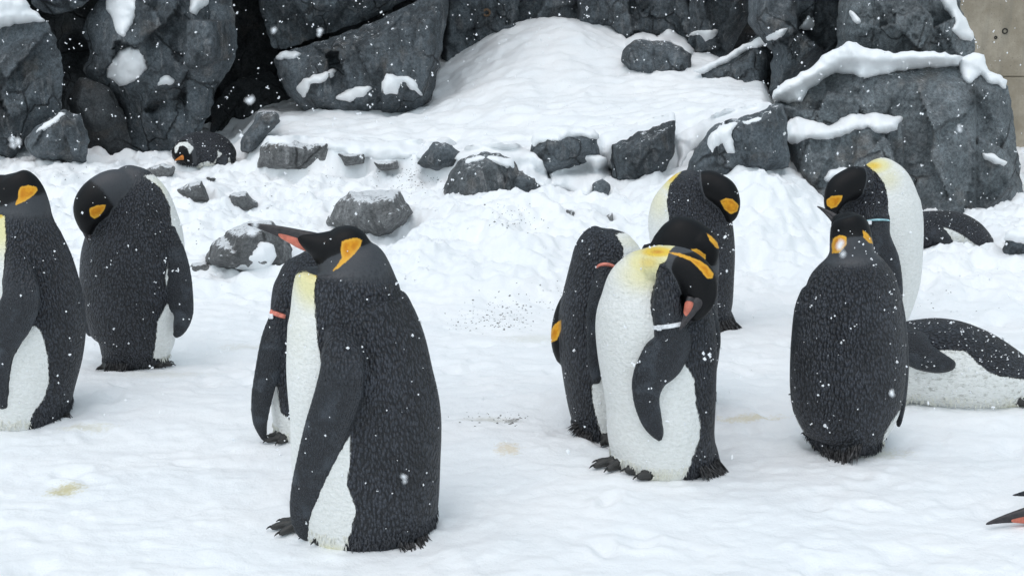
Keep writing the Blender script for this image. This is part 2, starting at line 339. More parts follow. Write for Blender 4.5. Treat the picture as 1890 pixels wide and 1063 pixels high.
# left boulders
rock('big grey block with a deep snow cap beside the narrow black hollow', [(-420, 10), (-150, 20), (0, 45), (85, 36), (105, 75), (118, 125), (112, 205), (60, 245), (20, 300), (-150, 320), (-420, 320)], 10.4, .42, 1.2, M_rock, 1, lean=0.12)
rock('small angular grey rock leaning at the foot of the snow-capped block', [(40, 262), (80, 225), (120, 203), (150, 215), (166, 247), (160, 302), (120, 296), (60, 290)], 10.0, .22, .4, M_rock, 2, edge=.14)
rock('dark overhanging rock bridging the top of the narrow hollow', [(20, -120), (60, 10), (80, 24), (112, 27), (155, 12), (180, -20), (200, -120)], 10.7, .25, .9, M_rock, 3)
rock('huge rounded boulder with scattered snow clumps behind the curled penguin', [(178, -120), (185, 0), (160, 30), (154, 62), (168, 100), (150, 128), (180, 165), (215, 175), (232, 215), (240, 286), (275, 292), (320, 290), (362, 262), (385, 218), (400, 165), (427, 125), (440, 80), (432, 20), (418, -120)], 10.9, .55, 1.0, M_rock, 4, edge=.5, facets=9, rough=1.25)
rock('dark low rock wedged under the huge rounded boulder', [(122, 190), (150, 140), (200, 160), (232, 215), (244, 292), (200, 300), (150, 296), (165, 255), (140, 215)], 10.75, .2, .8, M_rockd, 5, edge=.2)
rock('upper dark slab overhanging the diagonal crack', [(470, -140), (478, 0), (487, 45), (505, 92), (525, 93), (600, 64), (690, 32), (760, -4), (815, -30), (815, -140)], 11.5, .3, 1.0, M_rock, 6, lean=-0.05)
rock('long tilted slab below the diagonal crack with snow ledges', [(503, 108), (512, 140), (530, 175), (560, 205), (640, 222), (720, 215), (770, 205), (797, 184), (812, 120), (828, 0), (838, -60), (800, -15), (760, 6), (690, 42), (600, 74), (530, 96)], 11.15, .4, 1.0, M_rock, 7, edge=.3, facets=8, lean=0.1)
rock('rounded rock coloured as in shade deep inside the wide hollow', [(385, 300), (390, 200), (430, 150), (500, 130), (545, 170), (560, 230), (500, 290)], 12.2, .25, .6, M_rockd, 8)  # shade of the hollow is carried by the dark colour here and below
rock('upright slab coloured as in shade at the back of the wide hollow', [(405, 180), (420, -120), (500, -120), (515, 60), (505, 150)], 12.4, .2, .6, M_rockd, 9)
# back wall in the middle
rock('flat grey rock face behind the top of the snow ramp', [(812, 200), (816, 100), (830, -140), (955, -140), (955, 70), (900, 110), (860, 180)], 12.5, .25, .9, M_rock, 10, edge=.06, lean=.05)
rock('grey rock face with a small iron ring above the snow ramp', [(930, -140), (1062, -140), (1072, 60), (1000, 80), (935, 85)], 12.55, .22, .9, M_rock, 12, edge=.05)
rock('narrow grey rock column beside the ring rock', [(1040, -140), (1150, -140), (1190, 10), (1196, 110), (1100, 110), (1055, 90), (1068, 20)], 12.45, .25, .9, M_rock, 13, edge=.05)
rock('squarish grey rock above the snow-topped hump', [(1140, -140), (1250, -140), (1288, 45), (1270, 110), (1172, 110), (1178, 20)], 12.35, .28, .9, M_rock, 14, edge=.05)
rock('cracked grey rock with a snow crescent', [(1268, -140), (1405, -140), (1385, 30), (1360, 75), (1330, 160), (1262, 150), (1272, 50)], 12.1, .35, .9, M_rock, 15, edge=.16, facets=9)
rock('snow-topped hump of grey rock on the snow ramp', [(1145, 110), (1150, 92), (1168, 76), (1200, 74), (1240, 80), (1275, 98), (1276, 140), (1215, 150), (1170, 140)], 11.2, .25, .5, M_rock, 16, edge=.14)
rock('wedge of dark rock under the diagonal snow streak', [(1270, 165), (1295, 130), (1370, 92), (1400, 60), (1432, 100), (1420, 190), (1340, 190)], 10.9, .25, .8, M_rock, 17, edge=.14)
rock('jagged grey rock above the long snow ledge', [(1378, 40), (1400, -140), (1568, -140), (1560, 60), (1535, 100), (1490, 140), (1420, 185), (1426, 100)], 10.6, .38, .9, M_rock, 18, edge=.2, facets=9, rough=1.5)
rock('upper right rock face meeting the concrete wall', [(1550, -140), (1690, -140), (1755, -60), (1775, 20), (1800, 70), (1800, 150), (1700, 150), (1600, 150), (1520, 130), (1545, 85)], 10.2, .42, .9, M_rockl, 19, edge=.2, facets=8, rough=1.4)
rock('tall slate rock face behind the preening penguin and lying penguin', [(1430, 190), (1460, 172), (1520, 140), (1560, 118), (1640, 118), (1700, 114), (1775, 112), (1820, 135), (1862, 160), (1876, 250), (1886, 340), (1895, 480), (1700, 500), (1520, 500), (1495, 410), (1455, 310), (1436, 240)], 8.95, .42, 1.1, M_rockl, 20, edge=.16, facets=5, lean=.16, rough=.85,
     ledges=[((1440, 1470, 1530, 1600, 1668), (250, 245, 240, 225, 225), .12), ((1430, 1480, 1540, 1780, 1800), (185, 150, 118, 110, 110), .10)])
# rocks under the snow ledge
rock('tilted dark rock at the corner of the snow ledge', [(444, 280), (446, 255), (478, 205), (512, 208), (520, 225), (492, 250), (468, 285)], 9.75, .2, .4, M_rock, 21, edge=.12)
rock('low frosted rock poking out under the ledge corner', [(470, 310), (486, 262), (520, 256), (560, 266), (604, 264), (608, 300), (585, 318), (520, 315)], 9.4, .2, .4, M_rockw, 22, edge=.12)
rock('flat sliver of dark rock under the snow ledge', [(622, 284), (672, 284), (672, 302), (640, 308)], 9.25, .12, .3, M_rockw, 23, edge=.08)
rock('thin dark rock fragment half buried below the ledge', [(688, 298), (735, 296), (735, 312), (700, 314)], 9.15, .12, .3, M_rockw, 24, edge=.08)
rock('brownish round rock tucked under the snow lip', [(770, 305), (785, 280), (800, 265), (826, 262), (850, 285), (858, 315), (800, 316)], 8.98, .2, .4, M_rock, 25, edge=.12)
rock('large striped rock in the gap under the snow ledge', [(812, 366), (826, 325), (850, 296), (900, 280), (945, 290), (965, 330), (950, 378), (920, 406), (870, 402), (828, 392)], 8.5, .32, .4, M_rocks, 26, edge=.12, rough=1.3)
rock('dark sloping rock beside the large striped rock', [(936, 320), (962, 310), (1012, 338), (1004, 364), (950, 384), (932, 360)], 8.55, .24, .4, M_rock, 27, edge=.12)
rock('rounded dark rock with icicle streaks below the snow pillow', [(978, 304), (980, 264), (1000, 250), (1040, 244), (1102, 246), (1106, 290), (1050, 312), (1014, 326)], 8.75, .25, .4, M_rock, 28, edge=.13)
rock('smooth triangular dark rock beside the snow chute', [(1128, 344), (1130, 268), (1180, 244), (1248, 222), (1244, 280), (1212, 344)], 8.75, .22, .4, M_rock, 29, edge=.13, facets=4)
rock('jagged dark rock under the drooping snow fingers', [(1262, 330), (1280, 280), (1320, 230), (1400, 208), (1440, 188), (1452, 210), (1458, 310), (1400, 320), (1340, 334)], 8.4, .22, .5, M_rock, 30, edge=.15)
rock('small dark rock between two snow lumps', [(1088, 365), (1092, 340), (1112, 328), (1128, 345), (1122, 365)], 8.35, .12, .25, M_rock, 31, edge=.08)
rock('small upright stone in the snow behind the preening group', [(1115, 425), (1120, 398), (1132, 393), (1134, 422)], 7.9, .08, .2, M_rockw, 32, edge=.05)
rock('narrow dark rock edge on the snowy mound', [(1040, 425), (1046, 385), (1058, 388), (1068, 424)], 7.55, .08, .2, M_rockw, 33, edge=.05)
# rocks in the slope on the left
def on(px, py, back=0.12): return ground_hit(px, py)[1]+back
rock('weathered boulder with a snow tongue behind the tall penguin\'s bill', [(376, 488), (384, 462), (402, 440), (455, 410), (500, 408), (528, 428), (540, 460), (535, 498), (480, 508), (420, 506)], on(455, 500), .3, .45, M_rockw, 34, edge=.16, rough=1.3)
rock('large striped grey rock on the slope behind the tall penguin', [(606, 408), (616, 380), (645, 355), (700, 350), (735, 350), (765, 392), (735, 424), (695, 445), (640, 432)], on(690, 438), .3, .45, M_rockw, 35, edge=.16, rough=1.3)
rock('flat triangular stone in the snow beside the bowed penguin', [(326, 350), (345, 340), (372, 332), (388, 372), (350, 372)], on(355, 370), .12, .25, M_rockw, 36, edge=.08)
rock('rough grey stone halfway up the snowy slope', [(412, 372), (425, 360), (452, 352), (478, 378), (460, 396), (425, 396)], on(445, 393), .15, .25, M_rockw, 37, edge=.09)
rock('little stone next to the rough grey stone', [(482, 396), (488, 382), (504, 377), (512, 396)], on(497, 394), .07, .15, M_rockw, 38, edge=.05)
rock('pale frosted stone below the curled penguin', [(258, 332), (272, 312), (298, 302), (322, 308), (318, 334)], on(290, 331), .12, .25, M_rockw, 39, edge=.09)
rock('low stone half buried near the bowed penguin\'s flipper', [(340, 508), (352, 488), (380, 482), (394, 500), (380, 512)], on(366, 508), .1, .2, M_rockw, 41, edge=.07)
rock('thin flat stone sliver under the curled penguin\'s rock line', [(372, 334), (384, 324), (400, 330), (395, 338)], on(385, 336), .06, .15, M_rockw, 42, edge=.05)
rock('tiny flat stone sliver on the middle of the slope', [(464, 354), (480, 346), (498, 353), (480, 358)], on(480, 356), .06, .15, M_rockw, 43, edge=.05)
rock('brown-grey stone buried beside the striped slope rock', [(600, 412), (606, 396), (625, 398), (640, 425), (615, 425)], on(620, 423), .08, .15, M_rockw, 44, edge=.05)
rock('snow-capped rock at the foot of the slate face', [(1848, 475), (1856, 432), (1885, 422), (1930, 428), (1980, 470), (1920, 490)], on(1890, 470), .18, .3, M_rock, 45, edge=.1)

# ------------------------------------------------------------------ concrete wall
b = NB('concrete'); p = b.pos()
cc = b.mix(b.rng(b.tex(p, 3, 6, 0.65), 0.35, 0.65), (0.31, 0.265, 0.20), (0.48, 0.42, 0.335))
cc = b.mix(b.math('MULTIPLY', b.rng(b.tex(b.mapv(p, (9, 9, 1.0)), 1, 4), 0.5, 0.7), 0.4), cc, (0.22, 0.205, 0.17))
cc = b.mix(b.rng(b.tex(p, 90, 2), 0.66, 0.74), cc, (0.12, 0.115, 0.10))
M_conc = b.set(Base_Color=cc, Roughness=0.9, Normal=b.bump(b.tex(p, 60, 5, 0.7), 0.4, 0.01))
M_hole = plain('tie_hole', (0.05, 0.047, 0.04), 0.9)
def box(name, lo, hi, mat, parent=None, bev=0.004):
    bm = bmesh.new(); bmesh.ops.create_cube(bm, size=1); lo = Vector(lo); hi = Vector(hi)
    for v in bm.verts: v.co = Vector([lo[i] if v.co[i] < 0 else hi[i] for i in range(3)])
    if bev: bmesh.ops.bevel(bm, geom=bm.edges[:], offset=bev, segments=2, affect='EDGES')
    me = bpy.data.meshes.new(name); bm.to_mesh(me); bm.free(); return put(name, me, mat, parent)
wr = bpy.data.objects.new('concrete_wall', None); C.objects.link(wr)
zj = at(1850, 142, 11.0)[2]; xl = at(1700, 140, 11.0)[0]
wr.location = (xl+2.6, 11.15, -0.3); tag(wr, 'tan board-marked concrete wall at the end of the rock face', 'wall')
iv = Matrix.Translation(-Vector(wr.location))
for (z0, z1) in ((-0.3, zj-0.003), (zj+0.003, zj+1.25), (zj+1.256, 3.6)):
    o = box('panel', (xl, 11.0 + 0.002*(z0 > 0), z0), (xl+5.2, 11.3, z1), M_conc); o.data.transform(iv); o.parent = wr
o = box('core', (xl+.02, 11.02, -.3), (xl+5.18, 11.28, 3.55), M_conc, None, 0); o.data.transform(iv); o.parent = wr
def ring_mesh(name, c, R, r, ax, mat, parent=None):
    bm = bmesh.new(); n, m_ = 20, 8; vv = []
    ax = Vector(ax).normalized(); a = ax.orthogonal().normalized(); bb = ax.cross(a)
    for i in range(n):
        t = 2*math.pi*i/n; d = a*math.cos(t)+bb*math.sin(t)
        vv.append([bm.verts.new(Vector(c)+d*(R+r*math.cos(2*math.pi*j/m_))+ax*r*math.sin(2*math.pi*j/m_)) for j in range(m_)])
    for i in range(n):
        for j in range(m_): bm.faces.new((vv[i][j], vv[(i+1) % n][j], vv[(i+1) % n][(j+1) % m_], vv[i][(j+1) % m_]))
    bmesh.ops.recalc_face_normals(bm, faces=bm.faces); me = bpy.data.meshes.new(name); bm.to_mesh(me); bm.free()
    me.polygons.foreach_set('use_smooth', [True]*len(me.polygons)); return put(name, me, mat, parent)
for (hx, hy, R) in ((1855, 58, .020), (1838, 70, .009), (2010, 58, .020), (1855, -130, .02)):
    q = at(hx, hy, 11.0); o = ring_mesh('tie_hole', q, R, .006, (0, 1, 0), M_hole); o.data.transform(iv); o.parent = wr

# ------------------------------------------------------------------ snow lying on the rocks
def bvh_of(parts):
    V = np.vstack([p[0] for p in parts]); o = 0; Fl = []
    for v, f in parts: Fl += (f+o).tolist(); o += len(v)
    return BVHTree.FromPolygons(V.tolist(), Fl)
RB = bvh_of(ROCKS); SB = bvh_of(ROCKS + [(np.column_stack([Q, Z]), quads)])
CAM = Vector((0, 0, CAM_H))
def cast(bv, px, py):
    d = Vector(ray(px, py)).normalized(); h = bv.ray_cast(CAM, d); return h[0], h[1]
def snow_patch(label, poly, T=0.07, seed=0, step=3.4, Y=None, edge=None, name='snow_patch', bv=None, lum=.28):
    poly = rough_poly(poly, 4, 3.4, seed + 70); P, d, q = grid_fill(poly, step); n = len(P)
    Yh = np.full(n, np.nan)
    for i in range(n):
        h, _ = cast(bv or RB, P[i, 0], P[i, 1])
        if h is not None: Yh[i] = h[1]
    if Y is not None: Yh[:] = np.where(np.isnan(Yh) | (Yh > Y + .5), Y, Yh)
    med = np.nanmedian(Yh); Yh = np.where(np.isnan(Yh) | (Yh > med + .35), med, Yh)
    nb = [[] for _ in range(n)]
    for f in q:
        for a, b_ in ((0, 1), (1, 2), (2, 3), (3, 0)): nb[f[a]].append(f[b_]); nb[f[b_]].append(f[a])
    for _ in range(10): Yh = 0.4*Yh + 0.6*np.array([Yh[x].mean() for x in nb])
    m = mpp(*poly.mean(0), med); e = edge or max(0.02, min(0.09, 0.9*d.max()*m)); t = np.clip(d*m/e, 0, 1); pr = np.sqrt(1-(1-t)**2)
    q3 = np.column_stack([P*m, np.full(n, seed*3.1)])
    th = pr*T*(1 + lum*fbm(q3, 6, 3)) + pr*(0.010 + .014*(lum > .3))*fbm(q3, 18, 3)
    bd = d <= 0
    Vf = at(P[:, 0], P[:, 1], Yh + 0.006 - th); Vf[:, 2] += 0.10*th
    inn = np.where(~bd)[0]; Vb = at(P[inn, 0], P[inn, 1], Yh[inn] + 0.03 + 0.25*pr[inn]*T)
    mp = np.arange(n); mp[inn] = n+np.arange(len(inn))
    o = put(name, mesh_np(name, np.vstack([Vf, Vb]), np.vstack([q, mp[q][:, ::-1]])), M_snowp); recenter(o); tag(o, label, 'snow', 'snow lying on the rocks')
S = snow_patch
S('deep white snow cap on the big grey block', [(-420, -60), (-150, -40), (0, -14), (45, -4), (62, 18), (84, 40), (50, 42), (20, 47), (0, 56), (-150, 60), (-420, 50)], .12, 1)
S('torn snow strip hanging down the top of the huge boulder', [(190, -40), (250, -40), (253, 12), (243, 50), (232, 70), (214, 62), (210, 35), (195, 18)], .07, 2)
S('large lumpy snow clump in the middle of the huge boulder', [(198, 118), (216, 98), (240, 84), (262, 95), (274, 128), (250, 150), (222, 160), (197, 142)], .09, 3)
S('tiny snow clump beside the large lumpy clump', [(288, 152), (305, 136), (322, 148), (316, 159), (292, 159)], .05, 4)
S('pointed snow scrap near the top edge of the huge boulder', [(352, -4), (366, -30), (390, -30), (384, 6), (360, 31), (348, 22)], .06, 5)
S('thin snow edge on the small angular rock', [(64, 246), (85, 226), (118, 204), (124, 211), (95, 233), (72, 247)], .04, 6)
S('flat snow scrap at the end of the diagonal crack', [(505, 106), (520, 95), (542, 94), (558, 100), (548, 110), (512, 112)], .06, 7)
S('curved snow roll on the long tilted slab', [(546, 162), (560, 146), (590, 136), (612, 125), (624, 131), (614, 146), (598, 150), (575, 158), (564, 181), (549, 174)], .07, 8)
S('flat white snow cushion low on the long tilted slab', [(618, 184), (636, 168), (660, 158), (688, 160), (674, 177), (642, 190)], .08, 9)
S('ragged snow arch low on the long tilted slab', [(703, 150), (712, 136), (730, 142), (752, 138), (770, 152), (780, 178), (764, 170), (745, 152), (732, 173), (708, 174)], .07, 10)
S('wavy snow roll over the snow-topped hump', [(1142, 80), (1165, 66), (1190, 57), (1212, 68), (1235, 53), (1262, 68), (1284, 98), (1270, 103), (1254, 86), (1232, 78), (1212, 84), (1190, 74), (1165, 82), (1150, 95)], .09, 11)
S('snow crescent on the cracked grey rock', [(1262, 66), (1288, 56), (1327, 54), (1322, 68), (1302, 79), (1296, 66), (1272, 70)], .06, 12)
S('long diagonal snow streak across the dark rocks', [(1278, 132), (1310, 116), (1345, 100), (1380, 78), (1420, 63), (1455, 50), (1453, 62), (1405, 86), (1365, 102), (1330, 124), (1300, 137)], .07, 13)
S('small snow dab above the end of the diagonal streak', [(1470, 56), (1482, 44), (1490, 27), (1503, 32), (1502, 55), (1485, 56)], .05, 14)
S('long thick snow ledge crowning the slate rock face', [(1420, 180), (1440, 156), (1490, 130), (1530, 95), (1565, 76), (1600, 88), (1650, 97), (1720, 94), (1778, 106), (1772, 123), (1700, 127), (1650, 136), (1590, 146), (1570, 139), (1540, 136), (1515, 150), (1492, 170), (1482, 192), (1450, 192)], .15, 15, edge=.13, Y=8.85)
S('lumpy snow on the corner of the slate face by the concrete wall', [(1770, 106), (1800, 98), (1816, 102), (1824, 128), (1862, 150), (1858, 166), (1825, 156), (1810, 140), (1788, 158), (1774, 145)], .09, 16)
S('thick wavy snow roll halfway up the slate face', [(1443, 250), (1452, 228), (1468, 214), (1490, 220), (1530, 233), (1560, 213), (1620, 209), (1667, 217), (1658, 241), (1625, 249), (1605, 235), (1570, 246), (1530, 261), (1490, 258), (1460, 269)], .13, 17, edge=.1)
S('ragged snow strip running down beside the concrete wall', [(1728, -20), (1758, -20), (1768, 8), (1786, 40), (1800, 66), (1795, 76), (1775, 75), (1752, 55), (1764, 42), (1738, 14)], .06, 18)
S('thin slanted snow dab on the upper right rock face', [(1566, 18), (1574, 20), (1592, 40), (1586, 47), (1572, 40)], .05, 19)
S('slim snow dash near the right edge of the slate face', [(1810, 284), (1830, 281), (1860, 299), (1852, 309), (1816, 296)], .05, 20)
S('small snow lump on the slate face beside the preening penguin\'s crown', [(1520, 330), (1530, 314), (1560, 307), (1578, 316), (1552, 332), (1530, 338)], .07, 21)
S('snow cap on the rock at the foot of the slate face', [(1850, 440), (1862, 424), (1890, 414), (1935, 420), (1990, 462), (1930, 455), (1890, 452)], .08, 22)
S('snow cushion on the tilted corner rock of the ledge', [(470, 218), (482, 198), (515, 197), (530, 210), (516, 216), (498, 214), (482, 222)], .07, 23)
def SL(label, poly, T=.10, seed=0): snow_patch(label, poly, T, seed, bv=SB, edge=.22, lum=.5)
SL('smooth snow lip above the flat rock slivers', [(600, 256), (700, 262), (780, 256), (800, 268), (780, 285), (735, 297), (690, 295), (640, 284), (605, 278)], .10, 31)
SL('bulging snow pillow hanging over the large striped rock', [(838, 292), (860, 268), (905, 262), (960, 266), (1004, 296), (1014, 330), (1002, 347), (984, 336), (960, 320), (930, 310), (900, 296), (858, 304)], .14, 32)
SL('snow pillow over the rounded dark rock with icicle streaks', [(978, 262), (985, 246), (1040, 232), (1100, 238), (1106, 258), (1060, 254), (1030, 263), (1000, 262), (986, 274)], .13, 33)
SL('drooping snow lip above the smooth triangular rock', [(1098, 262), (1110, 248), (1160, 232), (1242, 208), (1250, 230), (1200, 245), (1160, 262), (1137, 278), (1130, 318), (1112, 300)], .13, 34)
SL('heap of snow lumps between the two dark ledge rocks', [(1012, 322), (1050, 302), (1095, 283), (1120, 292), (1130, 325), (1104, 334), (1086, 362), (1050, 352), (1020, 344)], .12, 35)
SL('snow fingers drooping over the jagged dark rock', [(1246, 250), (1330, 205), (1420, 186), (1432, 204), (1404, 224), (1380, 234), (1364, 226), (1350, 250), (1360, 282), (1344, 284), (1330, 260), (1315, 284), (1300, 256), (1272, 286), (1252, 318)], .12, 36)
SL('snow cap on the brownish round rock', [(764, 290), (786, 262), (826, 252), (848, 268), (830, 268), (802, 274), (784, 296)], .09, 37)
SL('snow cover on the low frosted rock at the ledge corner', [(476, 276), (495, 250), (540, 250), (604, 256), (604, 272), (560, 274), (530, 268), (500, 270)], .09, 38)
SL('snow tongue across the weathered boulder', [(470, 462), (480, 446), (505, 450), (512, 470), (500, 492), (455, 500), (430, 496), (450, 482)], .045, 39)
# iron ring and pebbles
M_iron = plain('rusty_iron', (0.16, 0.10, 0.06), 0.7, bump=.3)
h, _ = cast(RB, 1000, 20)
h2, _ = cast(RB, 898, 24)
o = ring_mesh('wall_ring', Vector(h2)+Vector((0, -.012, 0)), .03, .010, (0, 1, 0.2), M_iron); recenter(o); tag(o, 'small rusty iron ring fixed to the grey rock above the snow ramp', 'ring')
rs = np.random.RandomState(5); V, Fl = [], []
def blob(V, Fl, c, r, rs, sq=(1, 1, 1)):
    o = len(V); dirs = [(1, 0, 0), (-1, 0, 0), (0, 1, 0), (0, -1, 0), (0, 0, 1), (0, 0, -1)]
    for d in dirs:
        V.append(tuple(c[i]+r*sq[i]*(d[i]*rs.uniform(.65, 1.25)+rs.uniform(-.25, .25)) for i in range(3)))
    for f in ((0, 2, 4), (2, 1, 4), (1, 3, 4), (3, 0, 4), (2, 0, 5), (1, 2, 5), (3, 1, 5), (0, 3, 5)): Fl.append(tuple(o+k for k in f))
for (px, py, sx, sy, n) in ((920, 585, 30, 14, 190), (1010, 560, 40, 20, 70), (760, 330, 30, 18, 150), (945, 405, 30, 12, 90), (850, 595, 14, 12, 25), (945, 776, 14, 6, 22), (890, 772, 40, 6, 30), (700, 315, 60, 12, 30), (560, 330, 90, 30, 30), (1060, 545, 20, 20, 20), (330, 420, 60, 40, 20), (1760, 560, 60, 20, 20), (110, 330, 50, 14, 20), (640, 580, 60, 30, 6)):
    for _ in range(n):
        q = ground_hit(px+rs.normal()*sx, py+rs.normal()*sy); r = rs.uniform(.0018, .006)*(1.5 if rs.uniform() < .15 else 1); blob(V, Fl, (q[0], q[1], q[2]-r*.15), r, rs, (1.3, 1.2, .8))
tag(put('gravel', mesh_np('gravel', V, Fl, False), plain('gravel_mat', (.20, .20, .19), .8)), 'dark grit showing through thin snow', kind='stuff')
# ------------------------------------------------------------------ penguins
def plumage(name, stretch=(1, 1, 0.58), dirt=0.0):
    b = NB(name); o = b.obj()
    tone = b.attr('tone'); wsd = b.attr('white'); esd = b.attr('ear'); yel = b.attr('yellow'); fea = b.attr('feather'); flip = b.attr('flip')
    warp = b.n('VectorMath', {0: b.n('TexNoise', {'Vector': o, 'Scale': 22.0, 'Detail': 3.0}).outputs['Color'], 'Scale': 0.016}, operation='SCALE').outputs[0]
    cv = b.mapv(b.n('VectorMath', {0: o, 1: warp}, operation='ADD').outputs[0], stretch)
    vo = b.n('TexVoronoi', {'Vector': cv, 'Scale': 122.0, 'Randomness': 0.85}, feature='F1').outputs['Distance']
    vo2 = b.n('TexVoronoi', {'Vector': cv, 'Scale': 240.0}, feature='F1').outputs['Distance']
    big = b.tex(o, 7, 4); fine = b.tex(o, 170, 3, 0.65)
    dark = b.mix(b.rng(big, 0.38, 0.66), (0.007, 0.008, 0.011), (0.013, 0.0145, 0.019))
    tips = b.math('MULTIPLY', b.rng(vo, 0.30, 0.64, 1, 0), fea)
    dark = b.mix(b.math('MULTIPLY', tips, b.rng(big, 0.3, 0.7, 0.55, 1.0)), dark, (0.056, 0.062, 0.077))
    ramp = b.n('ValToRGB', {0: tone}).outputs[0]; r = ramp.node.color_ramp
    r.elements[0].position = 0.0; r.elements[0].color = (0, 0, 0, 1); r.elements[1].position = 0.5; r.elements[1].color = (1, 1, 1, 1)
    grey = b.mix(fine, (0.034, 0.037, 0.042), (0.064, 0.067, 0.075))
    col = b.mix(b.rng(b.math('ADD', tone, b.math('MULTIPLY', b.math('SUBTRACT', vo, 0.35), 0.35)), 0.08, 0.5), dark, grey)
    col = b.mix(b.rng(b.math('ADD', tone, b.math('MULTIPLY', b.math('SUBTRACT', fine, 0.5), 0.12)), 0.63, 0.70), col, b.mix(fine, (0.002, 0.002, 0.0025), (0.007, 0.007, 0.008)))
    rows = b.rng(b.math('SINE', b.math('MULTIPLY', b.attr('across'), 70.0)), -1, 1, 0, 1, 'LINEAR')
    fl = b.mix(b.math('MULTIPLY', b.rng(vo2, 0.1, 0.6, 1, 0), 0.7), (0.010, 0.012, 0.016), (0.042, 0.050, 0.064))
    fl = b.mix(b.math('MULTIPLY', b.rng(b.attr('across'), 0.25, 0.9), b.math('MULTIPLY', rows, 0.5)), fl, (0.065, 0.07, 0.08))
    fl = b.mix(b.math('MULTIPLY', b.rng(b.tex(o, 16, 4), 0.48, 0.68), 0.6), fl, (0.062, 0.074, 0.090))
    col = b.mix(flip, col, fl)
    jit = b.math('MULTIPLY', b.math('SUBTRACT', b.tex(b.mapv(o, (1, 1, 0.35)), 150, 3, 0.7), 0.5), 0.016)
    wm = b.rng(b.math('ADD', wsd, jit), -0.0025, 0.0025)
    ruf = b.tex(b.mapv(o, (1, 1, 2.2)), 55, 4, 0.6, 0.4)
    wht = b.mix(b.rng(ruf, 0.35, 0.65), (0.78, 0.78, 0.745), (0.86, 0.86, 0.835))
    wht = b.mix(b.rng(yel, 0.04, 0.45), wht, (0.80, 0.74, 0.40)); wht = b.mix(b.rng(yel, 0.45, 0.8), wht, (0.82, 0.56, 0.06)); wht = b.mix(b.rng(yel, 0.82, 1.0), wht, (0.62, 0.25, 0.015))
    if dirt: wht = b.mix(b.math('MULTIPLY', b.rng(b.tex(b.mapv(o, (.5, 1, 1)), 75, 5, 0.75), 0.5, 0.68), dirt), wht, (0.33, 0.32, 0.28))
    col = b.mix(wm, col, wht)
    em = b.rng(b.math('ADD', esd, b.math('MULTIPLY', jit, 0.45)), -0.0018, 0.0018)
    ora = b.mix(b.rng(b.tex(o, 40, 3), 0.35, 0.65), (0.60, 0.22, 0.010), (0.78, 0.36, 0.02)); ora = b.mix(b.rng(esd, 0.0, 0.012, 0.6, 0), ora, (0.82, 0.47, 0.06))
    col = b.mix(em, col, ora)
    foot = b.attr('foot'); col = b.mix(foot, col, b.mix(fine, (0.012, 0.012, 0.012), (0.06, 0.058, 0.055)))
    h = b.math('MULTIPLY', b.math('MULTIPLY', vo, -1.0), b.math('MULTIPLY', fea, b.math('SUBTRACT', 1.0, b.math('MULTIPLY', wm, 0.85))))
    nm = b.bump(h, 1.0, 0.014)
    nm = b.bump(b.math('MULTIPLY', ruf, wm), 0.5, 0.012, nm)
    nm = b.bump(b.math('MULTIPLY', b.math('MULTIPLY', rows, flip), b.attr('across')), 0.5, 0.003, nm)
    nm = b.bump(b.math('MULTIPLY', vo2, b.math('MULTIPLY', flip, -1.0)), 0.7, 0.006, nm)
    nm = b.bump(fine, 0.3, 0.002, nm)
    return b.set(Base_Color=col, Roughness=b.rng(tone, 0.0, 0.9, 0.52, 0.5), Normal=nm, Specular_IOR_Level=b.rng(tone, 0.3, 0.9, 0.50, 0.20))
M_plu = plumage('plumage'); M_plul = plumage('plumage_lying', (0.66, 1, 1), 0.75)
M_bill = plain('bill_horn', (0.028, 0.024, 0.026), 0.38, 0.5, 90, .4, .1); M_plate = plain('bill_plate_pink', (0.56, 0.155, 0.10), 0.42, 0.5, 70, .2, .1); M_gbill = plain('bill_orange', (0.62, 0.20, 0.03), 0.45, .4)
M_eye = plain('eye_dark', (0.02, 0.012, 0.008), 0.15, 0.6); M_tail = plain('tail_feathers', (0.055, 0.053, 0.054), 0.6, .3, 90, .75); M_claw = plain('claw', (0.012, 0.012, 0.012), 0.4)
M_bandp = plain('band_pink', (0.70, 0.22, 0.16), 0.4); M_bandw = plain('band_white', (0.75, 0.76, 0.78), 0.35); M_bandb = plain('band_blue', (0.35, 0.60, 0.66), 0.35); M_bandr = plain('band_red', (0.45, 0.03, 0.03), 0.4)
M_hemd = plain('hem_dark', (0.046, 0.048, 0.055), 0.6, .3, 150, .6); M_hemw = plain('hem_white', (0.74, 0.73, 0.66), 0.7, .2, 150, .12)
M_flake = plain('snow_flake', (0.9, 0.91, 0.93), 0.8, .2, 50, .02)

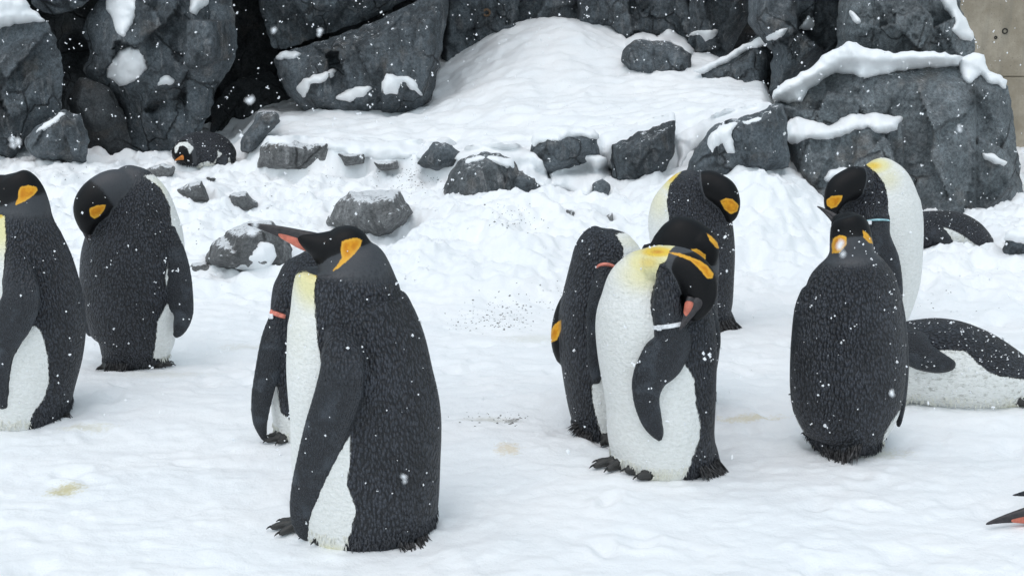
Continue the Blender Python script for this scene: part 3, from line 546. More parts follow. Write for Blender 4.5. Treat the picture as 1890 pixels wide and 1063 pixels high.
def crom(K, per):                      # Catmull-Rom through rows of K
    K = np.asarray(K, float); P = np.vstack([2*K[0]-K[1], K, 2*K[-1]-K[-2]]); out = []
    for i in range(1, len(P)-2):
        n = max(2, int(np.linalg.norm(P[i+1, :3]-P[i, :3])/per)+1)
        for t in np.arange(n)/n:
            out.append(0.5*((2*P[i]) + (P[i+1]-P[i-1])*t + (2*P[i-1]-5*P[i]+4*P[i+1]-P[i+2])*t*t + (3*P[i]-P[i-1]-3*P[i+1]+P[i+2])*t**3))
    out.append(P[-2]); return np.array(out)
def loft(R, nseg=40):                  # rows: x y z, half width, half depth, extras...
    c = R[:, :3]; T = np.gradient(c, axis=0); T /= np.linalg.norm(T, axis=1)[:, None]+1e-9
    D = np.array([0, 1.0, 0]) - T*T[:, 1:2]; D /= np.linalg.norm(D, axis=1)[:, None]+1e-9; S = np.cross(T, D)
    th = 2*np.pi*np.arange(nseg)/nseg; cs, sn = np.cos(th), np.sin(th)
    V = c[:, None] + S[:, None]*(R[:, 3:4]*cs)[..., None] + D[:, None]*(R[:, 4:5]*sn)[..., None]
    n = len(R); V = V.reshape(-1, 3); F_ = []
    for i in range(n-1):
        for j in range(nseg): F_.append((i*nseg+j, i*nseg+(j+1) % nseg, (i+1)*nseg+(j+1) % nseg, (i+1)*nseg+j))
    V = np.vstack([V, c[0]-T[0]*min(R[0, 3], R[0, 4])*.35, c[-1]+T[-1]*min(R[-1, 3], R[-1, 4])*.35]); a = n*nseg
    for j in range(nseg): F_.append((a, (j+1) % nseg, j)); F_.append((a+1, (n-1)*nseg+j, (n-1)*nseg+(j+1) % nseg))
    E = np.repeat(R[:, 5:], nseg, 0); E = np.vstack([E, R[0, 5:], R[-1, 5:]])
    ac = np.concatenate([np.tile(cs, n), [0, 0]])
    return V, F_, E, ac
def rows_of(rings, Y):                 # pixel rings -> metric rows (x y z hw depth tone)
    out = []
    for (px, py, hw, dr, yo, tone) in rings:
        m = mpp(px, py, Y+yo); p = at(px, py, Y+yo); out.append([*p, hw*m, dr, tone])
    return out
def remesh(V, Fl, vox, smooth=6):
    me = bpy.data.meshes.new('tmp'); me.from_pydata(np.asarray(V).tolist(), [], Fl); me.update()
    bm = bmesh.new(); bm.from_mesh(me); bmesh.ops.recalc_face_normals(bm, faces=bm.faces); bm.to_mesh(me); bm.free()
    o = bpy.data.objects.new('tmp', me); C.objects.link(o)
    m = o.modifiers.new('r', 'REMESH'); m.mode = 'VOXEL'; m.voxel_size = vox
    if smooth: s = o.modifiers.new('s', 'SMOOTH'); s.factor = 0.5; s.iterations = smooth
    dg = bpy.context.evaluated_depsgraph_get(); e = o.evaluated_get(dg); r = bpy.data.meshes.new_from_object(e)
    bpy.data.objects.remove(o); return r
def tail_mesh(root_pts, tip_pts, wd, seed, n=26):
    rs = np.random.RandomState(seed); V, Fl = [], []
    A, B = np.array(root_pts), np.array(tip_pts)
    for i in range(n):
        t = rs.uniform(0, 1); s = t*(len(A)-1); k = min(int(s), len(A)-2); f = s-k
        a = A[k]*(1-f)+A[k+1]*f + rs.normal(size=3)*[.004, .012, .004]; b_ = B[k]*(1-f)+B[k+1]*f + rs.normal(size=3)*[.007, .012, .006]
        d = b_-a; sd = np.cross(d, [0, 1, 0]); sd = sd/(np.linalg.norm(sd)+1e-9)*wd*rs.uniform(.5, 1.2); o = len(V); th = np.array([0, .0025, 0])
        m = a + d*.7 + np.array([0, -.002, 0])
        for p, w_ in ((a, 1.), (m, .85)): V += [tuple(p-sd*w_), tuple(p-th), tuple(p+sd*w_), tuple(p+th)]
        V.append(tuple(b_))
        for j in range(4): Fl.append((o+j, o+(j+1) % 4, o+4+(j+1) % 4, o+4+j)); Fl.append((o+4+j, o+4+(j+1) % 4, o+8))
        Fl.append((o+3, o+2, o+1, o))
    return mesh_np('tail', V, Fl, False)
def foot_parts(px, py, Y, dirv, L=.115, sc_=1.0):   # three toes and a heel; returns lofts and claws
    h = at(px, py, Y); h[2] = gz(h[0], h[1]); d = np.array([dirv[0], dirv[1], 0.]); d /= np.linalg.norm(d); s = np.array([-d[1], d[0], 0])
    out, claws = [], []
    for a, l in ((-.42, .86), (0, 1.0), (.42, .86)):
        t = d*math.cos(a)+s*math.sin(a); L_ = L*l*sc_; rows = []
        for f, z, r in ((-.25, .030, .019), (.1, .026, .021), (.4, .020, .0165), (.7, .016, .0135), (.95, .013, .011), (1.03, .010, .007)):
            p = h + t*L_*f; rows.append([*p[:2], gz(p[0], p[1])+z*sc_, r*sc_, r*.85*sc_, 0])
        out.append(rows); e = h + t*L_*1.0; e[2] = gz(e[0], e[1])+.014*sc_; claws.append((e, t))
    web = []
    for f, w_ in ((-.1, .02), (.2, .032), (.55, .045), (.72, .04)):
        p = h+d*L*sc_*f; web.append((p, w_*sc_, s))
    return out, claws
def claw_mesh(claws, sc_=1.0):
    V, Fl = [], []
    for e, t in claws:
        rows = []
        for f, z, r in ((-.006, 0.002, .0055), (.006, .003, .005), (.016, -.002, .0035), (.024, -.009, .0012)):
            p = e+t*f*sc_; rows.append([p[0], p[1], p[2]+z*sc_, r*sc_, r*sc_])
        v, f_, _, _ = loft(np.array(rows), 8); o = len(V); V += v.tolist(); Fl += [tuple(o+k for k in q) for q in f_]
    return mesh_np('claws', V, Fl)

def penguin(name, label, Y, body, head=None, extra=(), face_white=(), flippers=(), feet=(), white=(), ears=(), yellow=(), front=(0, -1), thr=.3, bill=None, bands=(), tails=(), eyes=(), group=None, cat="penguin", vox=.0062, mat=None, specks=45, seed=0, white_anat=True, greys=(), hem=700):
    parts, attrs = [], []
    def add(R, kind, nseg=40):
        V, Fl, E, ac = loft(R, nseg); n = len(V)
        A = np.zeros((n, 4)); A[:, 0] = E[:, 0]; A[:, 1] = 1.0*(kind == 'flipper')*np.concatenate([np.repeat(.02+.98*sstep(.02, .42, np.linspace(0, 1, len(R))), nseg), [.02, 1]]); A[:, 2] = 1.0*(kind == 'foot'); A[:, 3] = ac
        parts.append((V, Fl)); attrs.append(A)
    add(crom(rows_of(body, Y), .006), 'body', 150)
    if head: add(crom(rows_of(head, Y), .004), 'body', 72)
    for ex_ in extra: add(crom(rows_of(ex_, Y), .006), 'body', 24)
    def bv_now():
        Vs = np.vstack([p[0] for p in parts]); o = 0; Fl = []
        for v, f in parts: Fl += [tuple(o+k for k in q) for q in f]; o += len(v)
        return BVHTree.FromPolygons(Vs.tolist(), Fl)
    fl_rows = []
    bv0 = bv_now()
    for fd in flippers:
        rr = []; last = None
        for (px, py, hw, dr, yo) in fd:
            if yo is None:
                h, _ = cast(bv0, px, py)
                if h is not None: last = h[1]-Y-dr*.75
                yo_ = last if last is not None else -.1
            else: yo_ = yo
            rr.append([px, py, hw, dr, yo_, 0])
        ys = np.array([r[4] for r in rr]); ys2 = ys.copy(); ys2[1:-1] = .25*ys[:-2]+.5*ys[1:-1]+.25*ys[2:]; ys2 = np.minimum(ys2, ys+.01)
        for r, y in zip(rr, ys2): r[4] = y
        if fd[0][4] is None: rr[0][4] += .04; rr[1][4] += .018
        R = crom(rows_of(rr, Y), .005); fl_rows.append(R); add(R, 'flipper', 56)
    claws = []
    for (px, py, Yo, dv, s_) in feet:
        ls, cl = foot_parts(px, py, Y+Yo, dv, sc_=s_); claws += [(e, t, s_) for e, t in cl]
        for rws in ls: add(crom(rws, .006), 'foot', 14)
    V = np.vstack([p[0] for p in parts]); o = 0; Fl = []
    for v, f in parts: Fl += [tuple(o+k for k in q) for q in f]; o += len(v)
    A = np.vstack(attrs)
    me = remesh(V, Fl, vox); n = len(me.vertices)
    P = np.empty(n*3, np.float32); me.vertices.foreach_get('co', P); P = P.reshape(-1, 3).astype(float)
    N = np.empty(n*3, np.float32); me.vertices.foreach_get('normal', N); N = N.reshape(-1, 3)
    kd = KDTree(len(V))
    for i, v in enumerate(V): kd.insert(v, i)
    kd.balance(); ix = np.array([kd.find(p)[1] for p in P]); AA = A[ix]
    tone, flip, foot, across = AA.T
    isfl = flip > 0
    pp = proj(P); vd = np.array([0, 0, CAM_H])-P; vd /= np.linalg.norm(vd, axis=1)[:, None]; fc = (N*vd).sum(1)
    m = mpp(body[len(body)//2][0], body[len(body)//2][1], Y)
    wp = np.full(n, -1.0)
    for poly in white: wp = np.maximum(wp, psd(pp, poly)[0]*m)
    fr = np.array([front[0], front[1], front[2] if len(front) > 2 else 0.]); fr /= np.linalg.norm(fr)
    wa = ((N*fr).sum(1)-thr)*.12 if white_anat else np.full(n, -1.)
    wt = sstep(-.22, .06, fc); wsd = np.clip(wp, -.05, .05)*wt + np.clip(wa, -.05, .05)*(1-wt)
    wsd = np.clip(np.where(isfl | (foot > .5) | (tone > .3), -.02, wsd), -.02, .02)
    for poly in face_white: wsd = np.where(fc > 0, np.maximum(wsd, np.clip(psd(pp, poly)[0]*m, -.02, .02)), wsd)
    ed = np.empty(len(me.edges)*2, np.int32); me.edges.foreach_get('vertices', ed); ed = ed.reshape(-1, 2); deg = np.bincount(ed.ravel(), minlength=n)
    def lap(a, it):
        for _ in range(it): a = .4*a + .6*(np.bincount(ed[:, 0], a[ed[:, 1]], n) + np.bincount(ed[:, 1], a[ed[:, 0]], n))/np.maximum(deg, 1)
        return a
    wsd = lap(wsd, 4); flip = lap(flip, 5); tone = lap(tone, 3); across = lap(across, 4)
    ep = np.full(n, -1.0)
    for poly in ears: ep = np.maximum(ep, psd(pp, poly)[0]*m)
    ep = np.where((fc > -.15) & ~isfl, np.clip(ep, -.05, .05), -.05)
    yw = np.zeros(n)
    for (yx, yy_, rx, ry, s_) in yellow: yw = np.maximum(yw, s_*np.exp(-(((pp[:, 0]-yx)/rx)**2+((pp[:, 1]-yy_)/ry)**2)))
    for (gx, gy, rx, ry, tv) in greys:
        k = np.exp(-(((pp[:, 0]-gx)/rx)**2+((pp[:, 1]-gy)/ry)**2)); sel = ~isfl & (foot < .5) & (fc > -.2); tone = np.where(sel, tone*(1-k)+tv*k, tone)
    fea = np.clip(1-tone*3.2, 0, 1)*(1-flip)*(foot < .5)
    c = np.array([P[:, 0].mean(), Y, gz(P[:, 0].mean(), Y)])
    root = bpy.data.objects.new(name, None); C.objects.link(root); root.location = c; tag(root, label, cat, group); root.empty_display_size = .1
    iv = Matrix.Translation(-Vector(c))
    me.vertices.foreach_set('co', (P-c).astype(np.float32).ravel())
    for nm_, arr in (('tone', tone), ('white', wsd), ('ear', ep), ('yellow', yw), ('feather', fea), ('flip', flip), ('foot', foot), ('across', across)):
        a = me.attributes.new(nm_, 'FLOAT', 'POINT'); a.data.foreach_set('value', np.asarray(arr, np.float32))
    me.polygons.foreach_set('use_smooth', [True]*len(me.polygons)); me.name = 'body'; me.update()
    put('body', me, mat or M_plu, root)
    bvF = BVHTree.FromPolygons(P.tolist(), [tuple(p.vertices) for p in me.polygons])
    def child(nm_, mesh, mt, par=root):
        mesh.transform(iv); return put(nm_, mesh, mt, par)
    for (e, t, s_) in claws: child('claw', claw_mesh([(e, t)], s_*.7), M_claw)
    if bill:
        bills = bill if isinstance(bill, list) else [bill]
        for bl in bills:
            (bx, by, byo), (tx, ty, tyo), r = bl['base'], bl['tip'], bl['r']; a = at(bx, by, Y+byo); e = at(tx, ty, Y+tyo); mm = mpp(bx, by, Y+byo); d = e-a
            up = np.cross(d, [0, 1, 0]); up /= np.linalg.norm(up); up *= bl.get('up', 1)
            def bl_loft(prof, nm_, mt, off, flat=.75, par=root):
                rows = [[*(a+d*f+up*(off*mm*r*(1-f)+bl.get('curve', .10)*r*mm*math.sin(f*math.pi)*1.2 - bl.get('droop', 0)*r*mm*f*f)), rr*r*mm, rr*r*mm*flat, 0] for f, rr in prof]
                v, f_, _, _ = loft(crom(rows, .004), 20); return child(nm_, mesh_np(nm_, v, f_), mt, par)
            ub = bl_loft([(-.12, .62), (.05, .60), (.25, .46), (.5, .34), (.75, .24), (.93, .15), (1.0, .05)], 'bill', bl.get('mat', M_bill), .28)
            lo_ = bl_loft([(-.05, .5), (.1, .48), (.35, .34), (.65, .2), (.88, .1), (.96, .04)], 'lower_mandible', bl.get('mat', M_bill), -.38, .7, ub)
            if bl.get('plate', True):
                bl_loft([(bl.get('p0', .02), .12), (.08+bl.get('p0', .02), .42), (.2+bl.get('p0', .02), .46), (.38, .36), (.52, .22), (.62, .05)], 'bill_plate', M_plate, -.40, .95, ub)
    for (ex, ey, er) in eyes:
        h, nr = cast(bvF, ex, ey)
        if h is None: continue
        bm = bmesh.new(); bmesh.ops.create_uvsphere(bm, u_segments=14, v_segments=10, radius=er, matrix=Matrix.Translation(h + (CAM-h).normalized()*(-er*.35))); mesh = bpy.data.meshes.new('eye'); bm.to_mesh(mesh); bm.free()
        mesh.polygons.foreach_set('use_smooth', [True]*len(mesh.polygons)); child('eye', mesh, M_eye)
    for (fi, py, hgt, mt, box_mt) in bands:
        R = fl_rows[fi]; q = proj(R[:, :3]); k = int(np.argmin(np.abs(q[:, 1]-py))); k = max(2, min(len(R)-3, k)); T = R[k+1, :3]-R[k-1, :3]; T /= np.linalg.norm(T); rows = []
        for f, gsc in ((-1, 1.0), (-.9, 1.0), (.9, 1.0), (1, 1.0)): rows.append([*(R[k, :3]+T*hgt*f), R[k, 3]*1.03+.002, R[k, 4]*1.05+.004])
        v, f_, _, _ = loft(np.array(rows), 32); bo = child('flipper_band', mesh_np('flipper_band', v, f_, False), mt)
        if box_mt:
            tb = R[k, :3] + np.array([-R[k, 3]*.75, -R[k, 4]-.004, 0]); bm = bmesh.new(); bmesh.ops.create_cube(bm, size=1, matrix=Matrix.Translation(tb) @ Matrix.Diagonal((.014, .008, .016, 1))); bmesh.ops.bevel(bm, geom=bm.edges[:], offset=.0015, segments=1, affect='EDGES')
            mesh = bpy.data.meshes.new('tag'); bm.to_mesh(mesh); bm.free(); child('tag', mesh, box_mt, bo)
    for i, (ra, ta, yo, wd, nn) in enumerate(tails):
        A_, B_ = [], []
        for (x, y), (x2, y2) in zip(ra, ta):
            h = cast(bvF, x, y)[0]; yy2 = h[1]-Y+.004 if (yo is None and h is not None) else (yo or 0); A_.append(at(x, y, Y+yy2)); B_.append(at(x2, y2, Y+yy2-.025))
        child('tail', tail_mesh(A_, B_, wd, seed+i, nn), M_tail)
    if hem:
        rs = np.random.RandomState(seed+300); sets = {0: ([], []), 1: ([], [])}; zg = gz(P[:, 0], P[:, 1]); cand = np.where((P[:, 2] > zg+.012) & (P[:, 2] < zg+.05) & (foot < .3) & ~isfl & (N[:, 2] < .3) & (P[:, 2] < c[2]+.10))[0]
        for i in (rs.choice(cand, min(hem, len(cand)*2)) if len(cand) else []):
            V2, F2 = sets[int(wsd[i] > 0)]; nh = np.array([N[i, 0], N[i, 1], 0]); nh /= np.linalg.norm(nh)+1e-6; tn = np.array([-nh[1], nh[0], 0]); L_ = rs.uniform(.014, .030); o_ = len(V2)
            a_ = P[i]-nh*.003+np.array([0, 0, .006]); d_ = np.array([0, 0, -1.])+nh*rs.uniform(.02, .3)+tn*rs.normal()*.2; d_ *= L_; w_ = rs.uniform(.0010, .0022); mid = a_+d_*.55+nh*.002; e_ = a_+d_
            V2 += [tuple(a_-tn*w_), tuple(a_+tn*w_), tuple(mid+tn*w_), tuple(mid-tn*w_), tuple(e_), tuple(a_-nh*.003), tuple(mid-nh*.003)]
            F2 += [tuple(o_+k for k in q_) for q_ in ((0, 1, 2, 3), (3, 2, 4), (0, 3, 6, 5), (1, 5, 6, 2), (3, 4, 6), (2, 6, 4))]
        for kf, mt in ((0, M_hemd), (1, M_hemw)):
            if sets[kf][0]: tag(child('feather_hem', mesh_np('feather_hem', sets[kf][0], sets[kf][1], False), mt), kind='stuff')
    if specks:
        rs = np.random.RandomState(seed+100); V2, F2 = [], []; cand = np.where((N[:, 2] > -.35))[0]
        for i in rs.choice(cand, specks*2):
            r = abs(rs.normal(0, .0014))+.0011; k_ = 1 if rs.uniform() < .8 else 4
            for _ in range(k_): blob(V2, F2, P[i]+N[i]*r*.5+rs.normal(size=3)*r*.9*(k_ > 1), r, rs)
        tag(child('snow_specks', mesh_np('snow_specks', V2, F2, False), M_flake), kind='stuff')
    return root
# ring rows: (px, py, half width px, half depth m, offset behind the bird's plane m, tone 0 feathered .. .5 grey nape .. 1 black head)
G = 'king penguins standing on the snow'
def stand(px, py, back=.10): return ground_hit(px, py)[1] + back
# 1  tall penguin in front, bill pointing up to the left
Y = stand(690, 1010, .12)
penguin('king_penguin', 'tall king penguin with pink-orange bill plate, upright and looking over the snow', Y,
    [(682, 1022, 70, .09, 0, 0), (680, 1005, 104, .13, 0, 0), (678, 980, 120, .15, 0, 0), (678, 930, 131, .165, 0, 0), (676, 850, 137, .17, 0, 0), (675, 770, 139, .17, 0, 0), (665, 700, 135, .165, 0, 0), (657, 640, 129, .155, 0, 0), (646, 580, 116, .14, 0, 0), (640, 542, 100, .12, 0, 0), (646, 516, 94, .105, 0, .02), (647, 493, 71, .085, 0, .4), (637, 468, 55, .064, 0, .55), (630, 446, 46, .056, 0, 1), (623, 431, 31, .042, 0, 1), (619, 424, 14, .02, 0, 1)],
    head=[(640, 466, 34, .05, 0, 1), (618, 463, 38, .054, 0, 1), (598, 457, 33, .046, -.005, 1), (580, 450, 22, .032, -.008, 1), (562, 443, 14, .022, -.01, 1), (550, 439, 8, .012, -.01, 1)],
    flippers=[[(622, 605, 20, .03, None), (630, 640, 36, .034, None), (632, 685, 42, .03, None), (622, 735, 44, .026, None), (600, 795, 40, .022, None), (581, 850, 34, .02, None), (566, 905, 30, .018, None), (558, 950, 24, .015, None), (560, 980, 16, .012, None), (565, 996, 5, .006, None)]],
    feet=[(575, 976, -.0, (-1, -.12), .95), (640, 1012, -.05, (-1, -.3), 1.0)], extra=[[(740, 930, 50, .08, .02, 0), (768, 975, 30, .05, .02, 0), (784, 1002, 14, .03, .02, 0), (789, 1012, 5, .012, .02, 0)]],
    white=[[(588, 500), (560, 500), (500, 530), (500, 1040), (631, 1024), (648, 983), (659, 939), (640, 894), (647, 853), (648, 778), (600, 700), (597, 683), (588, 640), (583, 584), (580, 538)]],
    ears=[[(631, 446), (644, 441), (660, 439), (668, 444), (665, 456), (654, 469), (641, 482), (624, 495), (613, 501), (625, 486), (631, 475), (629, 462)]],
    yellow=[(575, 500, 40, 70, .55), (585, 505, 14, 14, .75), (600, 1015, 45, 14, .3), (545, 600, 60, 120, .13)], front=(-.86, -.5), thr=.3,
    bill=dict(base=(583, 451, -.005), tip=(457, 414, -.02), r=24, up=-1, curve=.12), eyes=[(600, 448, .004)],
    tails=[(((735, 1003), (765, 996), (788, 982)), ((740, 1022), (776, 1018), (796, 1002)), None, .0024, 70)],
    greys=[(660, 478, 30, 20, .5)], group=G, seed=1, vox=.005, specks=70)
# 2  penguin standing right behind it
Y = stand(560, 818, .12)
penguin('king_penguin', 'king penguin with pink flipper band, mostly hidden behind the tall one', Y,
    [(590, 822, 60, .10, 0, 0), (588, 800, 78, .13, 0, 0), (588, 740, 88, .145, 0, 0), (587, 670, 89, .145, 0, 0), (585, 600, 86, .14, 0, 0), (583, 550, 82, .125, 0, 0), (580, 515, 74, .11, 0, 0), (576, 490, 58, .09, 0, 0), (574, 472, 36, .06, 0, 0), (572, 463, 14, .03, 0, 0)],
    head=[(590, 478, 34, .06, 0, .3), (625, 482, 36, .06, .05, .6), (650, 500, 34, .056, .08, 1), (662, 530, 26, .045, .08, 1), (664, 552, 12, .02, .08, 1)],
    flippers=[[(530, 545, 20, .03, None), (516, 580, 17, .026, -.10), (504, 625, 22, .024, -.11), (494, 680, 23, .022, -.115), (483, 735, 20, .02, -.12), (480, 775, 15, .016, -.12), (485, 802, 8, .012, -.12), (487, 813, 3, .006, -.12)]],
    feet=[(545, 824, -.06, (-.8, -.6), .9), (600, 826, -.06, (.2, -1), .9)],
    white=[[(500, 700), (512, 700), (514, 730), (518, 760), (536, 775), (560, 780), (560, 840), (480, 840)], [(490, 500), (513, 490), (535, 472), (560, 462), (540, 458), (500, 478)]],
    front=(-.75, .65), thr=.25, bands=[(0, 579, .006, M_bandp, M_bandw)], group=G, seed=2, specks=25)
# 3  penguin at the left edge
Y = stand(50, 792, .12)
penguin('king_penguin', 'king penguin with orange ear patch whose bill and breast are cut off by the frame', Y,
    [(45, 800, 52, .09, 0, 0), (43, 785, 78, .13, 0, 0), (40, 755, 87, .15, 0, 0), (41, 710, 93, .16, 0, 0), (48, 640, 103, .165, 0, 0), (50, 580, 105, .165, 0, 0), (46, 520, 97, .155, 0, 0), (42, 462, 83, .135, 0, 0), (42, 425, 68, .11, 0, 0), (43, 400, 53, .09, 0, .1), (42, 380, 48, .075, 0, .5), (35, 360, 47, .066, 0, .8), (26, 343, 42, .058, 0, 1), (16, 331, 28, .042, 0, 1), (12, 325, 10, .02, 0, 1)],
    head=[(30, 362, 32, .05, 0, 1), (0, 356, 34, .05, 0, 1), (-30, 350, 24, .036, 0, 1), (-55, 345, 12, .02, 0, 1)],
    flippers=[[(30, 470, 16, .03, None), (36, 510, 30, .032, None), (38, 555, 36, .028, None), (20, 600, 36, .024, None), (2, 645, 24, .02, None), (-5, 690, 20, .018, None), (-2, 730, 15, .014, None), (5, 752, 6, .008, None)]],
    feet=[(10, 797, -.08, (-1, -.35), 1.0), (90, 792, .0, (-1, -.2), 1.0)],
    white=[[(0, 393), (9, 398), (12, 438), (10, 480), (24, 535), (50, 600), (70, 602), (82, 627), (89, 658), (91, 708), (82, 735), (60, 766), (52, 800), (-100, 820), (-120, 400)]],
    ears=[[(38, 345), (53, 342), (67, 345), (70, 351), (63, 360), (47, 371), (27, 380), (34, 364), (34, 354)]],
    yellow=[(0, 405, 40, 70, .5), (0, 398, 12, 10, .8)], front=(-.86, -.5), thr=.3, bill=dict(base=(-38, 348, 0), tip=(-130, 330, -.01), r=18, up=-1), eyes=[(8, 349, .004)],
    tails=[(((98, 778), (114, 772), (124, 760)), ((100, 793), (128, 790), (143, 784)), None, .0024, 60)], extra=[[(90, 730, 36, .07, .02, 0), (112, 762, 20, .04, .02, 0), (130, 780, 8, .02, .02, 0)]],
    greys=[(62, 384, 30, 14, .5)], group=G, seed=3, specks=40)
# 4  bowed penguin preening its back
Y = stand(240, 682, .06)
penguin('king_penguin', 'king penguin seen from behind with its head bowed over its shoulder, ear patch yellow', Y,
    [(238, 678, 32, .07, 0, 0), (238, 660, 50, .10, 0, 0), (246, 630, 73, .13, 0, 0), (245, 590, 82, .145, 0, 0), (241, 540, 91, .15, 0, 0), (245, 490, 95, .15, 0, 0), (249, 450, 91, .145, 0, 0), (251, 412, 83, .13, 0, 0), (250, 378, 68, .11, 0, 0), (240, 350, 54, .085, 0, .1), (226, 332, 38, .06, -.01, .4), (214, 322, 20, .035, -.02, .5)],
    head=[(232, 352, 38, .07, -.02, .35), (210, 350, 37, .066, -.05, .5), (186, 362, 36, .06, -.08, .7), (170, 380, 34, .056, -.10, 1), (162, 397, 27, .048, -.11, 1), (160, 414, 17, .032, -.105, 1), (164, 430, 9, .02, -.09, 1)],
    flippers=[[(304, 420, 18, .03, -.05), (306, 455, 32, .034, -.055), (318, 500, 34, .028, -.06), (332, 545, 26, .022, -.065), (338, 580, 19, .018, -.065), (331, 608, 13, .014, -.06), (323, 622, 5, .008, -.06)],
              [(170, 490, 16, .03, -.03), (158, 540, 16, .024, -.02), (160, 590, 13, .018, -.01), (168, 620, 6, .01, 0)]],
    feet=[(270, 668, -.02, (1, -.12), .95), (200, 690, -.02, (.2, -1), .8)],
    white=[[(262, 324), (295, 346), (313, 380), (316, 420), (310, 470), (304, 515), (311, 555), (290, 593), (287, 632), (281, 662), (400, 670), (400, 310)]],
    ears=[[(165, 385), (179, 379), (195, 378), (194, 385), (184, 399), (174, 404), (166, 398)]],
    yellow=[(290, 350, 30, 30, .2)], front=(.8, .6), thr=.2, bill=dict(base=(163, 428, -.09), tip=(178, 486, -.06), r=12, plate=False),
    tails=[(((197, 666), (212, 670), (234, 670)), ((188, 695), (206, 696), (232, 688)), None, .0026, 80)], greys=[(198, 326, 22, 12, .5)], group=G, seed=4, specks=60)
# 5  white-fronted preening penguin
Y = stand(1230, 884, .12)
penguin('king_penguin', 'king penguin with full white front and white flipper band, preening under its flipper', Y,
    [(1240, 892, 55, .08, 0, 0), (1238, 878, 77, .12, 0, 0), (1230, 850, 92, .15, 0, 0), (1220, 800, 98, .165, 0, 0), (1219, 740, 101, .17, 0, 0), (1216, 690, 106, .17, 0, 0), (1212, 640, 110, .165, 0, 0), (1208, 590, 109, .155, 0, 0), (1209, 550, 100, .14, 0, 0), (1210, 520, 90, .12, 0, 0), (1214, 490, 70, .095, 0, 0), (1217, 470, 46, .07, 0, 0), (1218, 459, 22, .04, 0, 0)],
    head=[(1206, 490, 34, .06, -.06, 0), (1232, 486, 33, .06, -.09, .05), (1262, 496, 37, .06, -.115, 1), (1284, 517, 37, .06, -.13, 1), (1290, 545, 33, .056, -.14, 1), (1284, 570, 24, .044, -.145, 1), (1276, 588, 13, .026, -.15, 1)],
    flippers=[[(1226, 494, 10, .02, -.13), (1229, 520, 20, .03, -.15), (1230, 560, 27, .032, -.16), (1236, 600, 29, .03, -.17), (1240, 632, 36, .028, -.178), (1222, 664, 42, .025, -.185), (1199, 698, 33, .022, -.185), (1193, 735, 25, .02, -.185), (1202, 775, 20, .016, -.185), (1213, 800, 12, .012, -.18), (1219, 813, 4, .006, -.18)]],
    feet=[(1166, 878, -.03, (-.95, -.3), 1.1), (1232, 893, -.10, (-.99, -.1), 1.15)],
    white=[[(1260, 448), (1160, 440), (1060, 520), (1060, 900), (1256, 900), (1277, 851), (1291, 812), (1294, 784), (1285, 744), (1282, 699), (1263, 668), (1225, 650), (1218, 607), (1205, 580), (1201, 555), (1206, 532), (1220, 508), (1217, 488), (1240, 482), (1236, 466)]],
    ears=[[(1228, 465), (1254, 467), (1274, 474), (1292, 481), (1306, 491), (1317, 505), (1315, 514), (1305, 514), (1292, 498), (1274, 481), (1250, 472)]],
    yellow=[(1214, 465, 44, 14, .95), (1198, 484, 42, 28, .64), (1190, 505, 60, 42, .36), (1200, 880, 70, 14, .2)], front=(-.72, -.7), thr=.1,
    bill=dict(base=(1282, 556, -.185), tip=(1254, 608, -.215), r=19, up=1, curve=.05),
    bands=[(0, 600, .005, M_bandw, M_bandw)], greys=[(1262, 461, 36, 9, .5)],
    tails=[(((1290, 862), (1308, 856), (1322, 848)), ((1300, 885), (1328, 883), (1350, 877)), None, .0024, 80)], extra=[[(1285, 820, 36, .07, .02, 0), (1308, 852, 24, .045, .01, 0), (1330, 872, 9, .02, .0, 0)]], group=G, seed=5, vox=.005, specks=40)
# 6  penguin behind it on the left, head thrown back
Y = stand(1110, 822, .14)
penguin('king_penguin', 'king penguin with orange-pink flipper band, head twisted round its back behind the white-fronted one', Y,
    [(1128, 818, 40, .08, 0, 0), (1130, 795, 61, .12, 0, 0), (1126, 755, 75, .14, 0, 0), (1124, 700, 84, .15, 0, 0), (1122, 640, 89, .155, 0, 0), (1123, 580, 90, .15, 0, 0), (1126, 530, 84, .135, 0, 0), (1128, 492, 76, .12, 0, 0), (1132, 468, 70, .10, 0, 0), (1146, 450, 52, .075, 0, 0), (1154, 438, 30, .045, 0, 0)],
    head=[(1090, 540, 40, .06, .06, .5), (1062, 575, 36, .06, .05, .8), (1048, 610, 31, .055, .03, 1), (1044, 640, 26, .05, .02, 1), (1044, 668, 16, .03, .02, 1)],
    flippers=[[(1122, 480, 14, .026, None), (1118, 510, 20, .03, None), (1108, 560, 24, .028, None), (1104, 620, 22, .022, None), (1100, 680, 14, .016, None), (1100, 706, 5, .008, None)]],
    feet=[(1118, 826, -.10, (.2, -1), .9), (1160, 826, -.06, (.6, -.8), .9)],
    white=[[(1134, 430), (1150, 456), (1150, 482), (1140, 510), (1130, 560), (1115, 650), (1092, 713), (1094, 745), (1106, 790), (1107, 830), (1260, 830), (1260, 420)]],
    ears=[[(1036, 590), (1024, 598), (1014, 614), (1014, 634), (1028, 627), (1035, 612)]], front=(.85, -.4), thr=.35, yellow=[(1170, 446, 50, 20, .2)],
    bands=[(0, 496, .004, M_bandp, None)], tails=[(((1064, 778), (1076, 792), (1092, 800)), ((1047, 790), (1062, 810), (1086, 820)), None, .0022, 70)], group=G, seed=6, specks=60)
